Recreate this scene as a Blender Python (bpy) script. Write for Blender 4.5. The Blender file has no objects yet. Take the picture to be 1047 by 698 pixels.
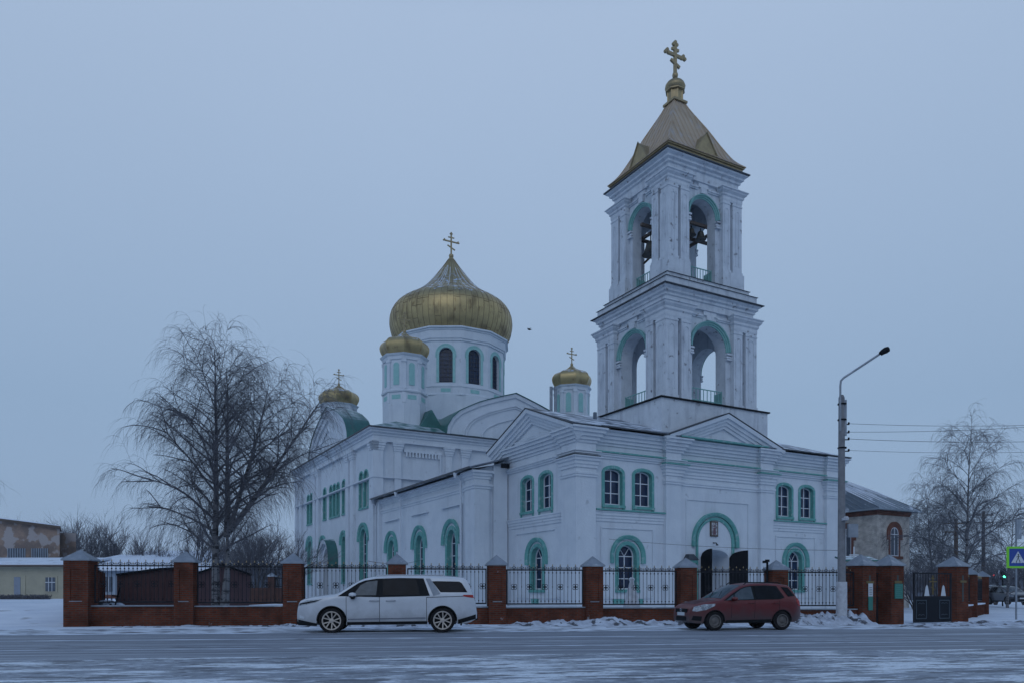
import bpy, math, random
from math import sin, cos, pi, radians, sqrt, atan2
from mathutils import Vector, Matrix
from mathutils.geometry import tessellate_polygon, delaunay_2d_cdt
random.seed(7)
S = bpy.context.scene
COL = S.collection
# ------------------------------------------------------------ camera
F = 785.0; CX = 523.5; HY = 605.0; CH = 1.25
cam = bpy.data.cameras.new('camera'); co = bpy.data.objects.new('camera', cam); COL.objects.link(co)
co.location = (0, 0, CH); co.rotation_euler = (radians(90), 0, 0)
cam.sensor_width = 36; cam.lens = F/1047*36; cam.shift_y = (HY-349)/1047
cam.clip_start = .1; cam.clip_end = 3000
S.camera = co
# ------------------------------------------------------------ world
w = bpy.data.worlds.new('World'); S.world = w; w.use_nodes = True
nt = w.node_tree; nt.nodes.clear()
out = nt.nodes.new('ShaderNodeOutputWorld'); bg = nt.nodes.new('ShaderNodeBackground')
sky = nt.nodes.new('ShaderNodeTexSky'); sky.sky_type = 'NISHITA'; sky.sun_disc = False
sky.sun_elevation = radians(35); sky.sun_rotation = radians(188); sky.dust_density = 3
tc = nt.nodes.new('ShaderNodeTexCoord'); sp = nt.nodes.new('ShaderNodeSeparateXYZ')
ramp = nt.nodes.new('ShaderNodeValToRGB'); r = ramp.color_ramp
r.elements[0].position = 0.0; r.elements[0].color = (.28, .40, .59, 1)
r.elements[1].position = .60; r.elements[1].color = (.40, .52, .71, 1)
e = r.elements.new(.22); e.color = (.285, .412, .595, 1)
e = r.elements.new(1.0); e.color = (.105, .215, .46, 1)  # unseen zenith, shaped deeper blue to tint the walls
nz = nt.nodes.new('ShaderNodeTexNoise'); nz.inputs['Scale'].default_value = 1.6; nz.inputs['Detail'].default_value = 3
mr = nt.nodes.new('ShaderNodeMapRange'); mr.inputs['To Min'].default_value = .95; mr.inputs['To Max'].default_value = 1.05
mul = nt.nodes.new('ShaderNodeMixRGB'); mul.blend_type = 'MULTIPLY'; mul.inputs[0].default_value = 1
sc = nt.nodes.new('ShaderNodeMixRGB'); sc.blend_type = 'MULTIPLY'; sc.inputs[0].default_value = 1
SKYS = .10
sc.inputs[2].default_value = (1/SKYS, 1/SKYS, 1/SKYS, 1)
mx = nt.nodes.new('ShaderNodeMixRGB'); mx.inputs[0].default_value = .94      # overcast cloud deck over the clear sky
L = nt.links.new
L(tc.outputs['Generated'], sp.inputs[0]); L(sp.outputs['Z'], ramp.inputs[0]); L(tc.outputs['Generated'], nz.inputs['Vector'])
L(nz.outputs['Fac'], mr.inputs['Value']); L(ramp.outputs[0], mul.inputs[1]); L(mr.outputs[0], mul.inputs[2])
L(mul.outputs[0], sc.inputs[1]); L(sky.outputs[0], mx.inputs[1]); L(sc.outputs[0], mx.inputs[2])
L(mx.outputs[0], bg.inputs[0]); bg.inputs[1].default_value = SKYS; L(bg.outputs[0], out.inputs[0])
sun = bpy.data.lights.new('sun', 'SUN'); sun.energy = .26; sun.angle = radians(40); sun.color = (.80, .88, 1)
so = bpy.data.objects.new('sun', sun); COL.objects.link(so); so.rotation_euler = (radians(55), 0, radians(-8))
S.view_settings.view_transform = 'Standard'; S.view_settings.look = 'None'
S.view_settings.exposure = 0; S.view_settings.gamma = 1

# ------------------------------------------------------------ materials
M = {}
def mat(name, c1, c2=None, scale=3.0, rough=.8, metal=0., lo=.4, hi=.65, bump=0., bscale=None, stretch=None, detail=6, emit=None, coord='Object'):
    m = bpy.data.materials.new(name); m.use_nodes = True; t = m.node_tree; b = t.nodes['Principled BSDF']
    b.inputs['Roughness'].default_value = rough; b.inputs['Metallic'].default_value = metal
    b.inputs['Base Color'].default_value = (*c1, 1)
    if c2 or bump:
        tc = t.nodes.new('ShaderNodeTexCoord'); mp = t.nodes.new('ShaderNodeMapping')
        if stretch: mp.inputs['Scale'].default_value = stretch
        t.links.new(tc.outputs[coord], mp.inputs[0])
    if c2:
        n = t.nodes.new('ShaderNodeTexNoise'); n.inputs['Scale'].default_value = scale; n.inputs['Detail'].default_value = detail
        n.inputs['Roughness'].default_value = .62
        rr = t.nodes.new('ShaderNodeValToRGB'); rr.color_ramp.elements[0].position = lo; rr.color_ramp.elements[1].position = hi
        rr.color_ramp.elements[0].color = (*c1, 1); rr.color_ramp.elements[1].color = (*c2, 1)
        t.links.new(mp.outputs[0], n.inputs['Vector']); t.links.new(n.outputs['Fac'], rr.inputs[0]); t.links.new(rr.outputs[0], b.inputs['Base Color'])
    if bump:
        n2 = t.nodes.new('ShaderNodeTexNoise'); n2.inputs['Scale'].default_value = bscale or scale*4; n2.inputs['Detail'].default_value = 5
        bp = t.nodes.new('ShaderNodeBump'); bp.inputs['Strength'].default_value = bump; bp.inputs['Distance'].default_value = .03
        t.links.new(mp.outputs[0], n2.inputs['Vector']); t.links.new(n2.outputs['Fac'], bp.inputs['Height']); t.links.new(bp.outputs[0], b.inputs['Normal'])
    if emit:
        b.inputs['Emission Color'].default_value = (*emit[0], 1); b.inputs['Emission Strength'].default_value = emit[1]
    M[name] = m
    return m
def add_layer(m, color, scale, lo, hi, detail=5, stretch=None, up=None, rough=None):
    """mix another colour over the base colour by noise; with up=(lo,hi) only on faces that look upward (snow)."""
    t = m.node_tree; b = t.nodes['Principled BSDF']; inp = b.inputs['Base Color']
    mx = t.nodes.new('ShaderNodeMixRGB'); mx.inputs[1].default_value = inp.default_value; mx.inputs[2].default_value = (*color, 1)
    if inp.is_linked: t.links.new(inp.links[0].from_socket, mx.inputs[1])
    tc = t.nodes.new('ShaderNodeTexCoord'); mp = t.nodes.new('ShaderNodeMapping')
    if stretch: mp.inputs['Scale'].default_value = stretch
    n = t.nodes.new('ShaderNodeTexNoise'); n.inputs['Scale'].default_value = scale; n.inputs['Detail'].default_value = detail
    mr = t.nodes.new('ShaderNodeMapRange'); mr.inputs['From Min'].default_value = lo; mr.inputs['From Max'].default_value = hi
    t.links.new(tc.outputs['Object'], mp.inputs[0]); t.links.new(mp.outputs[0], n.inputs['Vector']); t.links.new(n.outputs['Fac'], mr.inputs['Value'])
    fac = mr.outputs[0]
    if up:
        g = t.nodes.new('ShaderNodeNewGeometry'); s = t.nodes.new('ShaderNodeSeparateXYZ'); a = t.nodes.new('ShaderNodeMath'); a.operation = 'ABSOLUTE'
        m2 = t.nodes.new('ShaderNodeMapRange'); m2.inputs['From Min'].default_value = up[0]; m2.inputs['From Max'].default_value = up[1]
        mm = t.nodes.new('ShaderNodeMath'); mm.operation = 'MULTIPLY'
        t.links.new(g.outputs['True Normal'], s.inputs[0]); t.links.new(s.outputs['Z'], a.inputs[0]); t.links.new(a.outputs[0], m2.inputs['Value'])
        t.links.new(fac, mm.inputs[0]); t.links.new(m2.outputs[0], mm.inputs[1]); fac = mm.outputs[0]
    t.links.new(fac, mx.inputs[0]); t.links.new(mx.outputs[0], inp)
    return m
SNOW = (.70, .76, .84)
mat('plaster', (.60, .655, .715), (.51, .57, .64), scale=.9, rough=.9, lo=.35, hi=.75, bump=.35, bscale=9)
add_layer(M['plaster'], (.36, .40, .45), 2.2, .66, .78, detail=10)
add_layer(M['plaster'], (.46, .51, .57), 1.3, .55, .85, stretch=(1.6, 1.6, .25))
mat('plaster_worn', (.57, .62, .68), (.46, .51, .57), scale=1.6, rough=.92, lo=.4, hi=.7, bump=.6, bscale=7)
add_layer(M['plaster_worn'], (.22, .23, .26), 3.2, .645, .70, detail=10)
add_layer(M['plaster_worn'], (.34, .375, .435), 1.5, .54, .82, stretch=(2, 2, .3))
mat('green_paint', (.09, .30, .28), (.13, .36, .34), scale=5, rough=.65, lo=.4, hi=.7)
add_layer(M['green_paint'], (.28, .40, .42), 5, .58, .70, detail=9)
mat('faded_green', (.15, .35, .34), (.20, .41, .40), scale=4, rough=.7)
mat('pale_green', (.23, .47, .46), (.30, .52, .52), scale=3, rough=.7)
mat('white_frame', (.62, .66, .72), rough=.5)
mat('window_glass', (.010, .020, .055), (.02, .04, .09), scale=1.7, rough=.18)
mat('dark_lattice', (.02, .025, .035), rough=.5)
mat('gold', (.47, .365, .18), (.38, .295, .15), scale=1.4, rough=.42, metal=.8, lo=.35, hi=.7, bump=.25, bscale=2.5)
add_layer(M['gold'], (.20, .13, .06), 3.5, .60, .75, stretch=(1, 1, .35))
add_layer(M['gold'], (.13, .09, .05), 1.1, .50, .8, stretch=(1, 1, .5))
add_layer(M['gold'], SNOW, 2.6, .55, .63, detail=9, up=(.58, .76))
mat('gold_seam', (.15, .11, .06), rough=.6, metal=.5)
mat('gold_plain', (.36, .285, .16), (.28, .22, .13), scale=3, rough=.45, metal=.7)
mat('old_gilt_roof', (.44, .34, .24), (.36, .27, .18), scale=1.3, rough=.55, metal=.35, lo=.4, hi=.7, stretch=(1, 1, .4))
add_layer(M['old_gilt_roof'], (.42, .40, .39), 2.2, .52, .75, detail=8, stretch=(1, 1, .5))
mat('green_roof', (.035, .13, .125), (.05, .17, .16), scale=2, rough=.45, metal=.3)
add_layer(M['green_roof'], SNOW, 1.5, .40, .60, detail=8, up=(.85, .97))
mat('grey_roof', (.10, .13, .17), (.17, .20, .25), scale=1.2, rough=.5, metal=.3)
add_layer(M['grey_roof'], SNOW, 1.3, .42, .60, detail=9, up=(.75, .93))
mat('slate_roof', (.24, .30, .36), (.29, .35, .41), scale=.6, rough=.5, metal=.3)
add_layer(M['slate_roof'], SNOW, .9, .58, .66, detail=9)
mat('dark_metal', (.006, .008, .012), rough=.7)
mat('black_iron', (.012, .014, .02), (.025, .025, .03), scale=9, rough=.5)
mat('flashing', (.045, .055, .07), rough=.5, metal=.4)
mat('bell_bronze', (.07, .06, .045), (.04, .05, .05), scale=5, rough=.45, metal=.7)
mat('timber', (.09, .07, .06), rough=.9)
mat('concrete', (.21, .22, .24), (.15, .16, .18), scale=4, rough=.9, bump=.3, bscale=30)
mat('whitewash', (.50, .53, .58), (.36, .38, .42), scale=5, rough=.9)
mat('cap_metal', (.20, .235, .28), (.26, .295, .345), scale=3, rough=.55, metal=.2)
add_layer(M['cap_metal'], (.42, .46, .52), 2.5, .58, .72)
mat('snow', (.60, .67, .77), (.50, .57, .68), scale=.9, rough=.9, lo=.4, hi=.65, bump=.8, bscale=3)
add_layer(M['snow'], (.20, .21, .25), 1.3, .57, .70, detail=12)
mat('yard_snow', SNOW, (.58, .65, .75), scale=.35, rough=.9, bump=1, bscale=1.6)
add_layer(M['yard_snow'], (.30, .31, .34), .8, .62, .70, detail=13)
mat('snow_bank', (.52, .58, .67), (.33, .36, .42), scale=2.5, rough=.95, lo=.38, hi=.62, bump=1, bscale=7)
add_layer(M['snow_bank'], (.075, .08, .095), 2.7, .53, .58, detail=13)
def dull(*ns, v=.2):
    for n in ns: M[n].node_tree.nodes['Principled BSDF'].inputs['Specular IOR Level'].default_value = v
mat('rubber', (.014, .014, .016), rough=.9)
mat('dark_plastic', (.010, .012, .015), rough=.6)
mat('chrome', (.55, .56, .58), rough=.22, metal=1)
mat('lamp_glass', (.55, .60, .66), rough=.12)
mat('red_lens', (.35, .02, .015), rough=.2)
mat('bark_birch', (.15, .155, .17), (.035, .035, .04), scale=2.5, rough=.95, lo=.5, hi=.58, stretch=(1, 1, 2.5))
mat('bark_dark', (.055, .052, .055), (.09, .088, .09), scale=4, rough=.95)
mat('twig', (.10, .103, .122), rough=.95)
mat('twig_frost', (.11, .118, .14), rough=.95)
def brick_mat(name, c1, c2, mortar, sc=1.0, msize=.012, bw=.26, rh=.078, coord='UV'):
    m = bpy.data.materials.new(name); m.use_nodes = True; t = m.node_tree; b = t.nodes['Principled BSDF']; b.inputs['Roughness'].default_value = .9
    tc = t.nodes.new('ShaderNodeTexCoord'); br = t.nodes.new('ShaderNodeTexBrick')
    br.inputs['Color1'].default_value = (*c1, 1); br.inputs['Color2'].default_value = (*c2, 1); br.inputs['Mortar'].default_value = (*mortar, 1)
    br.inputs['Scale'].default_value = sc; br.inputs['Mortar Size'].default_value = msize; br.inputs['Brick Width'].default_value = bw; br.inputs['Row Height'].default_value = rh
    t.links.new(tc.outputs['UV'], br.inputs['Vector'])
    n = t.nodes.new('ShaderNodeTexNoise'); n.inputs['Scale'].default_value = 2.2; n.inputs['Detail'].default_value = 8
    mr = t.nodes.new('ShaderNodeMapRange'); mr.inputs['From Min'].default_value = .3; mr.inputs['From Max'].default_value = .75; mr.inputs['To Min'].default_value = 1.15; mr.inputs['To Max'].default_value = .6
    mu = t.nodes.new('ShaderNodeMixRGB'); mu.blend_type = 'MULTIPLY'; mu.inputs[0].default_value = 1
    t.links.new(tc.outputs['Object'], n.inputs['Vector']); t.links.new(n.outputs['Fac'], mr.inputs['Value']); t.links.new(br.outputs['Color'], mu.inputs[1]); t.links.new(mr.outputs[0], mu.inputs[2])
    t.links.new(mu.outputs[0], b.inputs['Base Color'])
    bp = t.nodes.new('ShaderNodeBump'); bp.inputs['Strength'].default_value = .5; bp.inputs['Distance'].default_value = .01; bp.invert = True
    t.links.new(br.outputs['Fac'], bp.inputs['Height']); t.links.new(bp.outputs[0], b.inputs['Normal'])
    M[name] = m; return m
brick_mat('red_brick', (.175, .043, .021), (.105, .027, .015), (.10, .062, .050), msize=.017)
add_layer(M['red_brick'], (.065, .028, .020), 1.7, .50, .78, detail=8)
add_layer(M['red_brick'], (.24, .23, .25), 2.6, .72, .77, detail=10)
brick_mat('grey_brick', (.60, .57, .52), (.48, .45, .42), (.36, .35, .34))
brick_mat('orange_brick', (.22, .075, .045), (.17, .06, .04), (.12, .07, .06))

dull('rubber', 'dark_plastic', 'dark_metal', 'black_iron', v=.1); dull('window_glass', v=.3); dull('red_brick', v=.0); dull('grey_brick', v=.15)
# ------------------------------------------------------------ mesh builder
def frame(O, ex, ez, ey=(0, 0, 1)):
    ex, ey, ez = Vector(ex), Vector(ey), Vector(ez)
    m = Matrix.Identity(4)
    for i in range(3):
        m[i][0] = ex[i]; m[i][1] = ey[i]; m[i][2] = ez[i]; m[i][3] = O[i]
    return m
ID = Matrix.Identity(4)
class MB:
    def __init__(s, M=None): s.v = []; s.f = []; s.mi = []; s.M = M or ID; s.m = 0
    def add(s, vs, fs, T=None):
        T = s.M @ T if T is not None else s.M
        o = len(s.v); s.v += [tuple(T @ Vector(p)) for p in vs]
        for f in fs: s.f.append([o+i for i in f]); s.mi.append(s.m)
    def box(s, x0, x1, y0, y1, z0, z1, T=None):
        s.add([(x, y, z) for z in (z0, z1) for y in (y0, y1) for x in (x0, x1)],
              [(0, 2, 3, 1), (4, 5, 7, 6), (0, 1, 5, 4), (2, 6, 7, 3), (0, 4, 6, 2), (1, 3, 7, 5)], T)
        return s
    def hexa(s, b, t, T=None):     # b, t: 4 points each
        s.add(list(b)+list(t), [(3, 2, 1, 0), (4, 5, 6, 7)]+[(i, (i+1) % 4, 4+(i+1) % 4, 4+i) for i in range(4)], T); return s
    def tube(s, pts, rad, n=6, T=None, cap=True):
        pts = [Vector(p) for p in pts]
        if not hasattr(rad, '__len__'): rad = [rad]*len(pts)
        vs = []; fs = []; pa = None
        for i, p in enumerate(pts):
            d = (pts[min(i+1, len(pts)-1)]-pts[max(i-1, 0)])
            if d.length < 1e-9: d = Vector((0, 0, 1))
            d.normalize()
            a = pa-d*pa.dot(d) if pa is not None else (d.cross(Vector((1, 0, 0)) if abs(d.x) < .8 else Vector((0, 1, 0))))
            if a.length < 1e-5: a = d.orthogonal()
            a.normalize(); pa = a; b = d.cross(a)
            for k in range(n):
                an = 2*pi*k/n; vs.append(p+(a*cos(an)+b*sin(an))*rad[i])
        for i in range(len(pts)-1):
            for k in range(n):
                fs.append((i*n+k, i*n+(k+1) % n, (i+1)*n+(k+1) % n, (i+1)*n+k))
        if cap and n > 2: fs += [tuple(range(n))[::-1], tuple((len(pts)-1)*n+k for k in range(n))]
        s.add(vs, fs, T); return s
    def lathe(s, prof, n=24, c=(0, 0, 0), a0=0., T=None, rmod=None, sx=1, sy=1, cap=True):
        vs = []; fs = []
        for r, z in prof:
            for k in range(n):
                an = a0+2*pi*k/n; q = r*(rmod(k) if rmod else 1)
                vs.append((c[0]+q*cos(an)*sx, c[1]+q*sin(an)*sy, c[2]+z))
        for i in range(len(prof)-1):
            for k in range(n): fs.append((i*n+k, i*n+(k+1) % n, (i+1)*n+(k+1) % n, (i+1)*n+k))
        if cap and prof[0][0] > 1e-4: fs.append(tuple(range(n))[::-1])
        if cap and prof[-1][0] > 1e-4: fs.append(tuple((len(prof)-1)*n+k for k in range(n)))
        s.add(vs, fs, T); return s
    def sweep(s, T, path, prof, closed=False, caps=True):
        """path in the (x,y) plane of T; profile points (r, d): r along the left-hand... outward in-plane normal (dy,-dx), d along z of T."""
        P = [Vector(p) for p in path]; n = len(P); rings = []
        def nrm(a, b):
            d = (b-a).normalized(); return Vector((d.y, -d.x))
        for i in range(n):
            if closed: n0 = nrm(P[i-1], P[i]); n1 = nrm(P[i], P[(i+1) % n])
            else:
                n0 = nrm(P[i-1], P[i]) if i > 0 else nrm(P[0], P[1]); n1 = nrm(P[i], P[i+1]) if i < n-1 else n0
            b = n0+n1
            if b.length < 1e-6: b = n0.copy()
            b = b/(b.dot(n0)) if abs(b.dot(n0)) > .2 else b.normalized()
            rings.append(b)
        m = len(prof); vs = []; fs = []
        for i in range(n):
            for r, d in prof: q = P[i]+rings[i]*r; vs.append((q.x, q.y, d))
        for i in range(n if closed else n-1):
            j = (i+1) % n
            for k in range(m-1): fs.append((i*m+k, j*m+k, j*m+k+1, i*m+k+1))
        if not closed and caps: fs += [tuple(range(m))[::-1], tuple((n-1)*m+k for k in range(m))]
        s.add(vs, fs, T); return s
    def panel(s, T, outer, holes=(), depth=0, z=0):
        polys = [[Vector((p[0], p[1], 0)) for p in outer]]+[[Vector((p[0], p[1], 0)) for p in h] for h in holes]
        tris = tessellate_polygon(polys); flat = [p for q in polys for p in q]
        s.add([(p.x, p.y, z) for p in flat], [tuple(t) for t in tris], T)
        if depth:
            for h in holes:
                n = len(h); s.add([(p[0], p[1], z) for p in h]+[(p[0], p[1], z-depth) for p in h], [(i, (i+1) % n, n+(i+1) % n, n+i) for i in range(n)], T)
        return s
    def prism(s, T, outline, d0, d1):
        n = len(outline)
        polys = [[Vector((p[0], p[1], 0)) for p in outline]]; tris = tessellate_polygon(polys)
        s.add([(p[0], p[1], d0) for p in outline]+[(p[0], p[1], d1) for p in outline],
              [tuple(t) for t in tris]+[tuple(n+i for i in t) for t in tris]+[(i, (i+1) % n, n+(i+1) % n, n+i) for i in range(n)], T)
        return s
    def build(s, name, mats, parent=None, smooth=False, kind=None, uv=False, loc=None):
        me = bpy.data.meshes.new(name); me.from_pydata(s.v, [], s.f); me.update()
        if not isinstance(mats, (list, tuple)): mats = [mats]
        for m in mats: me.materials.append(M[m] if isinstance(m, str) else m)
        if len(mats) > 1: me.polygons.foreach_set('material_index', s.mi)
        if smooth is not False:
            me.polygons.foreach_set('use_smooth', [True]*len(me.polygons))
            if smooth is not True: me.set_sharp_from_angle(angle=radians(smooth))
        if uv:
            ul = me.uv_layers.new(name='UVMap')
            for p in me.polygons:
                nn = p.normal
                for li in p.loop_indices:
                    c = me.vertices[me.loops[li].vertex_index].co
                    if abs(nn.z) > .8: ul.data[li].uv = (c.x, c.y)
                    else:
                        tx, ty = -nn.y, nn.x; l = sqrt(tx*tx+ty*ty); ul.data[li].uv = ((c.x*tx+c.y*ty)/l, c.z)
        o = bpy.data.objects.new(name, me); COL.objects.link(o)
        if parent: o.parent = parent
        if loc: o.location = loc
        if kind: o['kind'] = kind
        return o
def tag(o, label, cat, group=None, kind=None):
    o['label'] = label; o['category'] = cat
    if group: o['group'] = group
    if kind: o['kind'] = kind
    return o
def thing(name, label, cat, loc=(0, 0, 0), rz=0, group=None):
    o = bpy.data.objects.new(name, None); COL.objects.link(o); o.location = loc; o.rotation_euler = (0, 0, rz); o.empty_display_size = .3
    return tag(o, label, cat, group)
CHILDREN = {}
def copy_tree(o, parent=None):
    c = o.copy(); COL.objects.link(c); c.parent = parent
    for ch in list(o.children): copy_tree(ch, c)
    return c
def arch(cx, z0, zs, hw, rise=None, n=14):
    """closed outline: bottom-left, bottom-right, up, arch, down"""
    rise = hw if rise is None else rise
    return [(cx-hw, z0), (cx+hw, z0)]+[(cx+hw*cos(pi*i/n), zs+rise*sin(pi*i/n)) for i in range(n+1)]
def archpath(cx, z0, zs, hw, rise=None, n=14):   # open, left bottom -> over -> right bottom, normal (dy,-dx) must point OUT
    rise = hw if rise is None else rise
    p = [(cx+hw, z0)] if z0 < zs-1e-6 else []
    p += [(cx+hw*cos(pi*i/n), zs+rise*sin(pi*i/n)) for i in range(n+1)]
    if z0 < zs-1e-6: p.append((cx-hw, z0))
    return p
def px(x, y, d):   # photo pixel at depth d -> world
    return Vector(((x-CX)/F*d, d, CH+(HY-y)*d/F))
def smooth01(t):
    t = max(0, min(1, t)); return t*t*(3-2*t)
# ============================================================ GROUND
RD = Vector((.9912, .132, 0)).normalized(); RN = Vector((-RD.y, RD.x, 0))      # road direction, away from the camera
RANG = atan2(RD.y, RD.x)
def ground_z(x, y):
    """pavement level outside the fence, raised yard inside, bank rising on the left"""
    s = (Vector((x, y, 0))-Vector((-16.1, 28.2, 0))).dot(RN)
    z = -.12*smooth01((x-10.5)/2.5)*smooth01((s+3.5)/3)
    ang = smooth01((s-.6)/1.2)*(1-smooth01((x-12.8)/1.5)*(1-0))
    z += .46*ang*smooth01((x+17.5)/1.5)
    z += .75*smooth01((-15.5-x)/5)*smooth01((s-1.5)/14)
    return z
def sheet(name, x0, x1, y0, y1, nx, ny, m, dz=0, rough=0, fn=None, kind='structure', rot=False):
    b = MB(); vs = []
    rnd = random.Random(3)
    for j in range(ny+1):
        for i in range(nx+1):
            x = x0+(x1-x0)*i/nx; y = y0+(y1-y0)*j/ny
            if rot: p = Vector((0, 0, 0))+RD*x+RN*y; X, Y = p.x, p.y
            else: X, Y = x, y
            z = (fn(X, Y) if fn else 0)+dz+rnd.uniform(-rough, rough)
            vs.append((X, Y, z))
    b.add(vs, [(j*(nx+1)+i, j*(nx+1)+i+1, (j+1)*(nx+1)+i+1, (j+1)*(nx+1)+i) for j in range(ny) for i in range(nx)])
    return b.build(name, m, smooth=True, kind=kind)
sheet('ground', -600, 700, 140, 760, 20, 14, 'yard_snow', dz=-.02)
sheet('snow_field', -120, 160, 24.4, 140.2, 280, 116, 'yard_snow', fn=lambda x, y: ground_z(x, y) if y > 26 else -.01)
sheet('snow_field_near', -600, 700, -60, 24.4, 2, 2, 'snow', dz=-.03)
def streak_road(name, base, streaks, mottled):
    m = bpy.data.materials.new(name); m.use_nodes = True; t = m.node_tree; b = t.nodes['Principled BSDF']
    b.inputs['Roughness'].default_value = .6
    tc = t.nodes.new('ShaderNodeTexCoord'); cur = None
    mp0 = t.nodes.new('ShaderNodeMapping'); mp0.inputs['Rotation'].default_value = (0, 0, -RANG); t.links.new(tc.outputs['Object'], mp0.inputs[0])
    last = None
    col = t.nodes.new('ShaderNodeRGB'); col.outputs[0].default_value = (*base, 1); last = col.outputs[0]
    for (c, sc, st, lo, hi, fac, det) in streaks:
        mp = t.nodes.new('ShaderNodeMapping'); mp.inputs['Scale'].default_value = st; t.links.new(mp0.outputs[0], mp.inputs[0])
        n = t.nodes.new('ShaderNodeTexNoise'); n.inputs['Scale'].default_value = sc; n.inputs['Detail'].default_value = det; n.inputs['Roughness'].default_value = .65
        t.links.new(mp.outputs[0], n.inputs['Vector'])
        mr = t.nodes.new('ShaderNodeMapRange'); mr.inputs['From Min'].default_value = lo; mr.inputs['From Max'].default_value = hi; mr.inputs['To Max'].default_value = fac
        t.links.new(n.outputs['Fac'], mr.inputs['Value'])
        mx = t.nodes.new('ShaderNodeMixRGB'); t.links.new(mr.outputs[0], mx.inputs[0]); t.links.new(last, mx.inputs[1]); mx.inputs[2].default_value = (*c, 1); last = mx.outputs[0]
    t.links.new(last, b.inputs['Base Color'])
    n = t.nodes.new('ShaderNodeTexNoise'); n.inputs['Scale'].default_value = 5; n.inputs['Detail'].default_value = 8
    mp = t.nodes.new('ShaderNodeMapping'); mp.inputs['Scale'].default_value = (.4, 1, 1); t.links.new(mp0.outputs[0], mp.inputs[0]); t.links.new(mp.outputs[0], n.inputs['Vector'])
    bp = t.nodes.new('ShaderNodeBump'); bp.inputs['Strength'].default_value = .7; bp.inputs['Distance'].default_value = .06*mottled
    t.links.new(n.outputs['Fac'], bp.inputs['Height']); t.links.new(bp.outputs[0], b.inputs['Normal'])
    M[name] = m
streak_road('icy_asphalt', (.155, .175, .215), [((.40, .46, .54), 1.0, (.014, 2.6, 1), .50, .60, .75, 8), ((.105, .12, .15), 1.0, (.010, 2.3, 1), .52, .62, .8, 4),
            ((.42, .47, .56), 2.2, (.10, 1.6, 1), .55, .75, .6, 10), ((.50, .57, .65), 7, (.10, 2.4, 1), .56, .64, .6, 12), ((.07, .08, .10), 9, (.08, 2.6, 1), .54, .64, .6, 10), ((.07, .08, .10), 30, (.6, 1.5, 1), .54, .66, .4, 6)], .6)
streak_road('packed_snow', (.25, .285, .34), [((.72, .79, .86), 1.0, (.28, 1.2, 1), .50, .55, .95, 15), ((.10, .115, .14), 2.2, (.35, 1.3, 1), .51, .57, .9, 15), ((.62, .69, .78), 5, (.4, 1.3, 1), .56, .61, .95, 12), ((.09, .10, .12), 13, (.55, 1.4, 1), .55, .62, .75, 8)], 2.4)
mat('verge_snow', (.66, .73, .81), (.42, .47, .54), scale=1.1, rough=.95, lo=.42, hi=.60, bump=1, bscale=5, detail=12)
add_layer(M['verge_snow'], (.15, .155, .18), 1.9, .50, .60, detail=15, stretch=(.6, 1.4, 1))
sheet('pavement', -70, 110, 24.2, 27.6, 260, 8, 'verge_snow', dz=.006, rough=.012, fn=lambda x, y: ground_z(x, y), rot=True)
# distance of the road edge from the line through the origin along RD
def roadstrip(name, n0, n1, m, dz, ny=6):
    return sheet(name, -260, 420, n0, n1, 60, ny, m, dz=dz, rot=True)
sE = 24.55*RN.y+0*RN.x
roadstrip('road', 15.3, sE-.35, 'icy_asphalt', .004)
roadstrip('road_shoulder', -4, 15.3, 'packed_snow', .008)
# thin compacted-snow line lying along the carriageway
b = MB()
for (n_, w_, x0, x1) in ((20.9, .20, -60, 120), (24.1, .30, -60, 120), (17.6, .11, -60, 40), (19.3, .07, -60, 90), (18.35, .06, -30, 60)):
    rnd = random.Random(int(n_*10)); k = 240; vs = []
    for i in range(k+1):
        x = x0+(x1-x0)*i/k; a = n_+.10*sin(x*.13+n_)+rnd.uniform(-.03, .03); ww = w_*rnd.uniform(.35, 1.1)*(1 if rnd.random() > .06 else .1)
        for q in (a-ww, a+ww): p = RD*x+RN*q; vs.append((p.x, p.y, .011))
    b.add(vs, [(2*i, 2*i+2, 2*i+3, 2*i+1) for i in range(k)])
b.build('snow_streaks', 'snow', kind='structure')
# snow banks along the fence
def bank(name, pts, wid, hgt, seed, m='snow_bank'):
    rnd = random.Random(seed); b = MB(); vs = []; n = 160; mm = 12
    def at(t):
        f = t*(len(pts)-1); i = min(int(f), len(pts)-2); return Vector(pts[i]).lerp(Vector(pts[i+1]), f-i)
    from mathutils import noise
    for i in range(n+1):
        t = i/n; p = at(t); q = at(min(1, t+.01))-at(max(0, t-.01)); nn = Vector((-q.y, q.x)).normalized()
        for j in range(mm+1):
            u = j/mm*2-1; X = p.x+nn.x*u*wid/2; Y = p.y+nn.y*u*wid/2
            h = hgt*(1-u*u)*(.35+.9*abs(noise.noise((X*.9, Y*.9, seed))) + .35*noise.noise((X*3.1, Y*3.1, seed))+.25*noise.noise((X*8, Y*8, seed)))*min(1, 12*t, 12*(1-t))
            vs.append((X, Y, ground_z(X, Y)-.02+max(-.03, h*1.5)))
    b.add(vs, [(i*(mm+1)+j, (i+1)*(mm+1)+j, (i+1)*(mm+1)+j+1, i*(mm+1)+j+1) for i in range(n) for j in range(mm)])
    return b.build(name, m, smooth=True, kind='structure')
bank('snow_bank', [(-.6, 28.6), (5, 29.6), (8.5, 29.7)], 1.3, .19, 1)
bank('snow_bank', [(10.2, 29.8), (12.0, 30.3), (14.3, 30.4)], 1.7, .50, 2)
bank('snow_bank', [(-9, 27.8), (-1.0, 28.8)], 1.0, .16, 3)
bank('snow_bank', [(-14.5, 27.4), (-8, 28.2)], .8, .07, 4)
bank('snow_bank', [(13.5, 27.5), (18, 29.5), (24, 33), (30, 38)], 2.0, .13, 5)

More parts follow.
